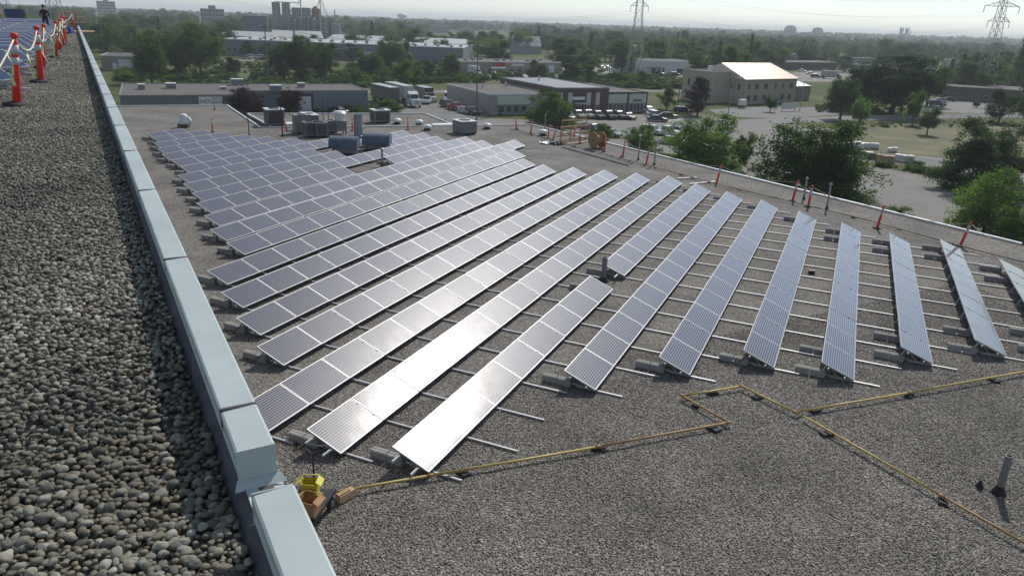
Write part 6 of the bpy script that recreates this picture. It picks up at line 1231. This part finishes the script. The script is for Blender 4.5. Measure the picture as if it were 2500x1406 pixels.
# rough scrub on the waste ground: uncountable growth
SP = []; rr = np.random.default_rng(77)
for (x0, y0, x1, y1, n_, hmin, hmax) in ((400, 176, 900, 214, 260, .5, 2.0), (820, 186, 1110, 216, 240, .6, 2.4), (745, 238, 980, 285, 200, .4, 1.5), (1100, 186, 1380, 200, 90, .5, 2.0), (1380, 188, 1720, 216, 220, .6, 2.4), (520, 146, 660, 178, 80, .4, 1.6), (850, 155, 1120, 186, 160, .6, 2.6), (2040, 300, 2500, 312, 60, .3, .8), (1990, 255, 2240, 275, 60, .5, 1.4), (290, 176, 420, 200, 60, .5, 2.), (2140, 398, 2500, 500, 0, .3, .8)):
    for _ in range(n_):
        x, y = rr.uniform(x0, x1), rr.uniform(y0, y1)
        if y1 == 285 and y < 238+(x-745)*.13: continue
        if 930 < x < 1110 and 205 < y < 262: continue
        if 216 < y < 230: continue
        P = gp(x, y, -.05); h = rr.uniform(hmin, hmax)*(1 if rr.random() < .8 else 1.5); w_ = h*rr.uniform(1.0, 2.4); SP.append((P, h, w_))
for k in range(90):
    f = rr.random(); a_, b_ = ((2145, 402), (2300, 430)) if k < 35 else ((2300, 430), (2400, 462)) if k < 60 else ((2400, 462), (2520, 495))
    P = gp(a_[0]+(b_[0]-a_[0])*f, a_[1]+(b_[1]-a_[1])*f+rr.uniform(-2, 5), -.05); h = rr.uniform(.3, 1.1); SP.append((P, h, h*rr.uniform(1, 2.5)))
me = bpy.data.meshes.new('scrub'); me.from_pydata([tuple(p[0]) for p in SP], [], [])
at_ = me.attributes.new('sc', 'FLOAT_VECTOR', 'POINT'); at_.data.foreach_set('vector', np.array([(p[2], p[2], p[1]) for p in SP], dtype=np.float32).ravel())
so_ = obj('scrub', me); tag(so_, 'low green scrub and weeds over the waste ground', 'scrub', kind='stuff')
g2 = bpy.data.node_groups.new('scrub', 'GeometryNodeTree'); g2.interface.new_socket('Geometry', in_out='INPUT', socket_type='NodeSocketGeometry'); g2.interface.new_socket('Geometry', in_out='OUTPUT', socket_type='NodeSocketGeometry')
n = g2.nodes; Lk = g2.links.new; gi = n.new('NodeGroupInput'); go = n.new('NodeGroupOutput'); ip = n.new('GeometryNodeInstanceOnPoints'); jn = n.new('GeometryNodeJoinGeometry')
cs_ = [c for c in PT['shr'].children if c.name.startswith('crown')][0]
for mt in ('leaf', 'leaf_b', 'leaf_g', 'leaf_b', 'leaf_d'):
    oi = n.new('GeometryNodeObjectInfo'); oi.inputs['Object'].default_value = cs_; oi.transform_space = 'ORIGINAL'; sm = n.new('GeometryNodeSetMaterial'); sm.inputs['Material'].default_value = M[mt]; Lk(oi.outputs['Geometry'], sm.inputs['Geometry']); ti = n.new('GeometryNodeGeometryToInstance'); Lk(sm.outputs[0], ti.inputs[0]); Lk(ti.outputs[0], jn.inputs[0])
m2p = n.new('GeometryNodeMeshToPoints'); Lk(gi.outputs[0], m2p.inputs[0]); Lk(m2p.outputs[0], ip.inputs['Points']); Lk(jn.outputs[0], ip.inputs['Instance']); ip.inputs['Pick Instance'].default_value = True
na = n.new('GeometryNodeInputNamedAttribute'); na.data_type = 'FLOAT_VECTOR'; na.inputs['Name'].default_value = 'sc'; Lk(na.outputs[0], ip.inputs['Scale'])
rv = n.new('FunctionNodeRandomValue'); rv.data_type = 'FLOAT_VECTOR'; rv.inputs[1].default_value = (0, 0, 6.28); Lk(rv.outputs[0], ip.inputs['Rotation']); Lk(ip.outputs[0], go.inputs[0])
md = so_.modifiers.new('scrub', 'NODES'); md.node_group = g2
# low scrub and rough grass near the railway: uncountable growth
# ------------------------------------------------------------------ haze
hz = MB(); hz.b2(-9500, 9500, -3200, 9500, GROUND_Z-2, 56); ho = hz.build('haze', []) if False else None
me = hz.mesh('haze', []) if False else None
hm = bpy.data.materials.new('haze_air'); hm.use_nodes = True; t_ = hm.node_tree
for nd_ in list(t_.nodes):
    if nd_.type == 'BSDF_PRINCIPLED': t_.nodes.remove(nd_)
pv = t_.nodes.new('ShaderNodeVolumePrincipled'); pv.inputs['Color'].default_value = (.86, .93, 1.0, 1); pv.inputs['Density'].default_value = .00023; pv.inputs['Anisotropy'].default_value = .1
t_.links.new(pv.outputs[0], t_.nodes['Material Output'].inputs['Volume'])
tag(hz.build('haze', hm), kind='stuff')
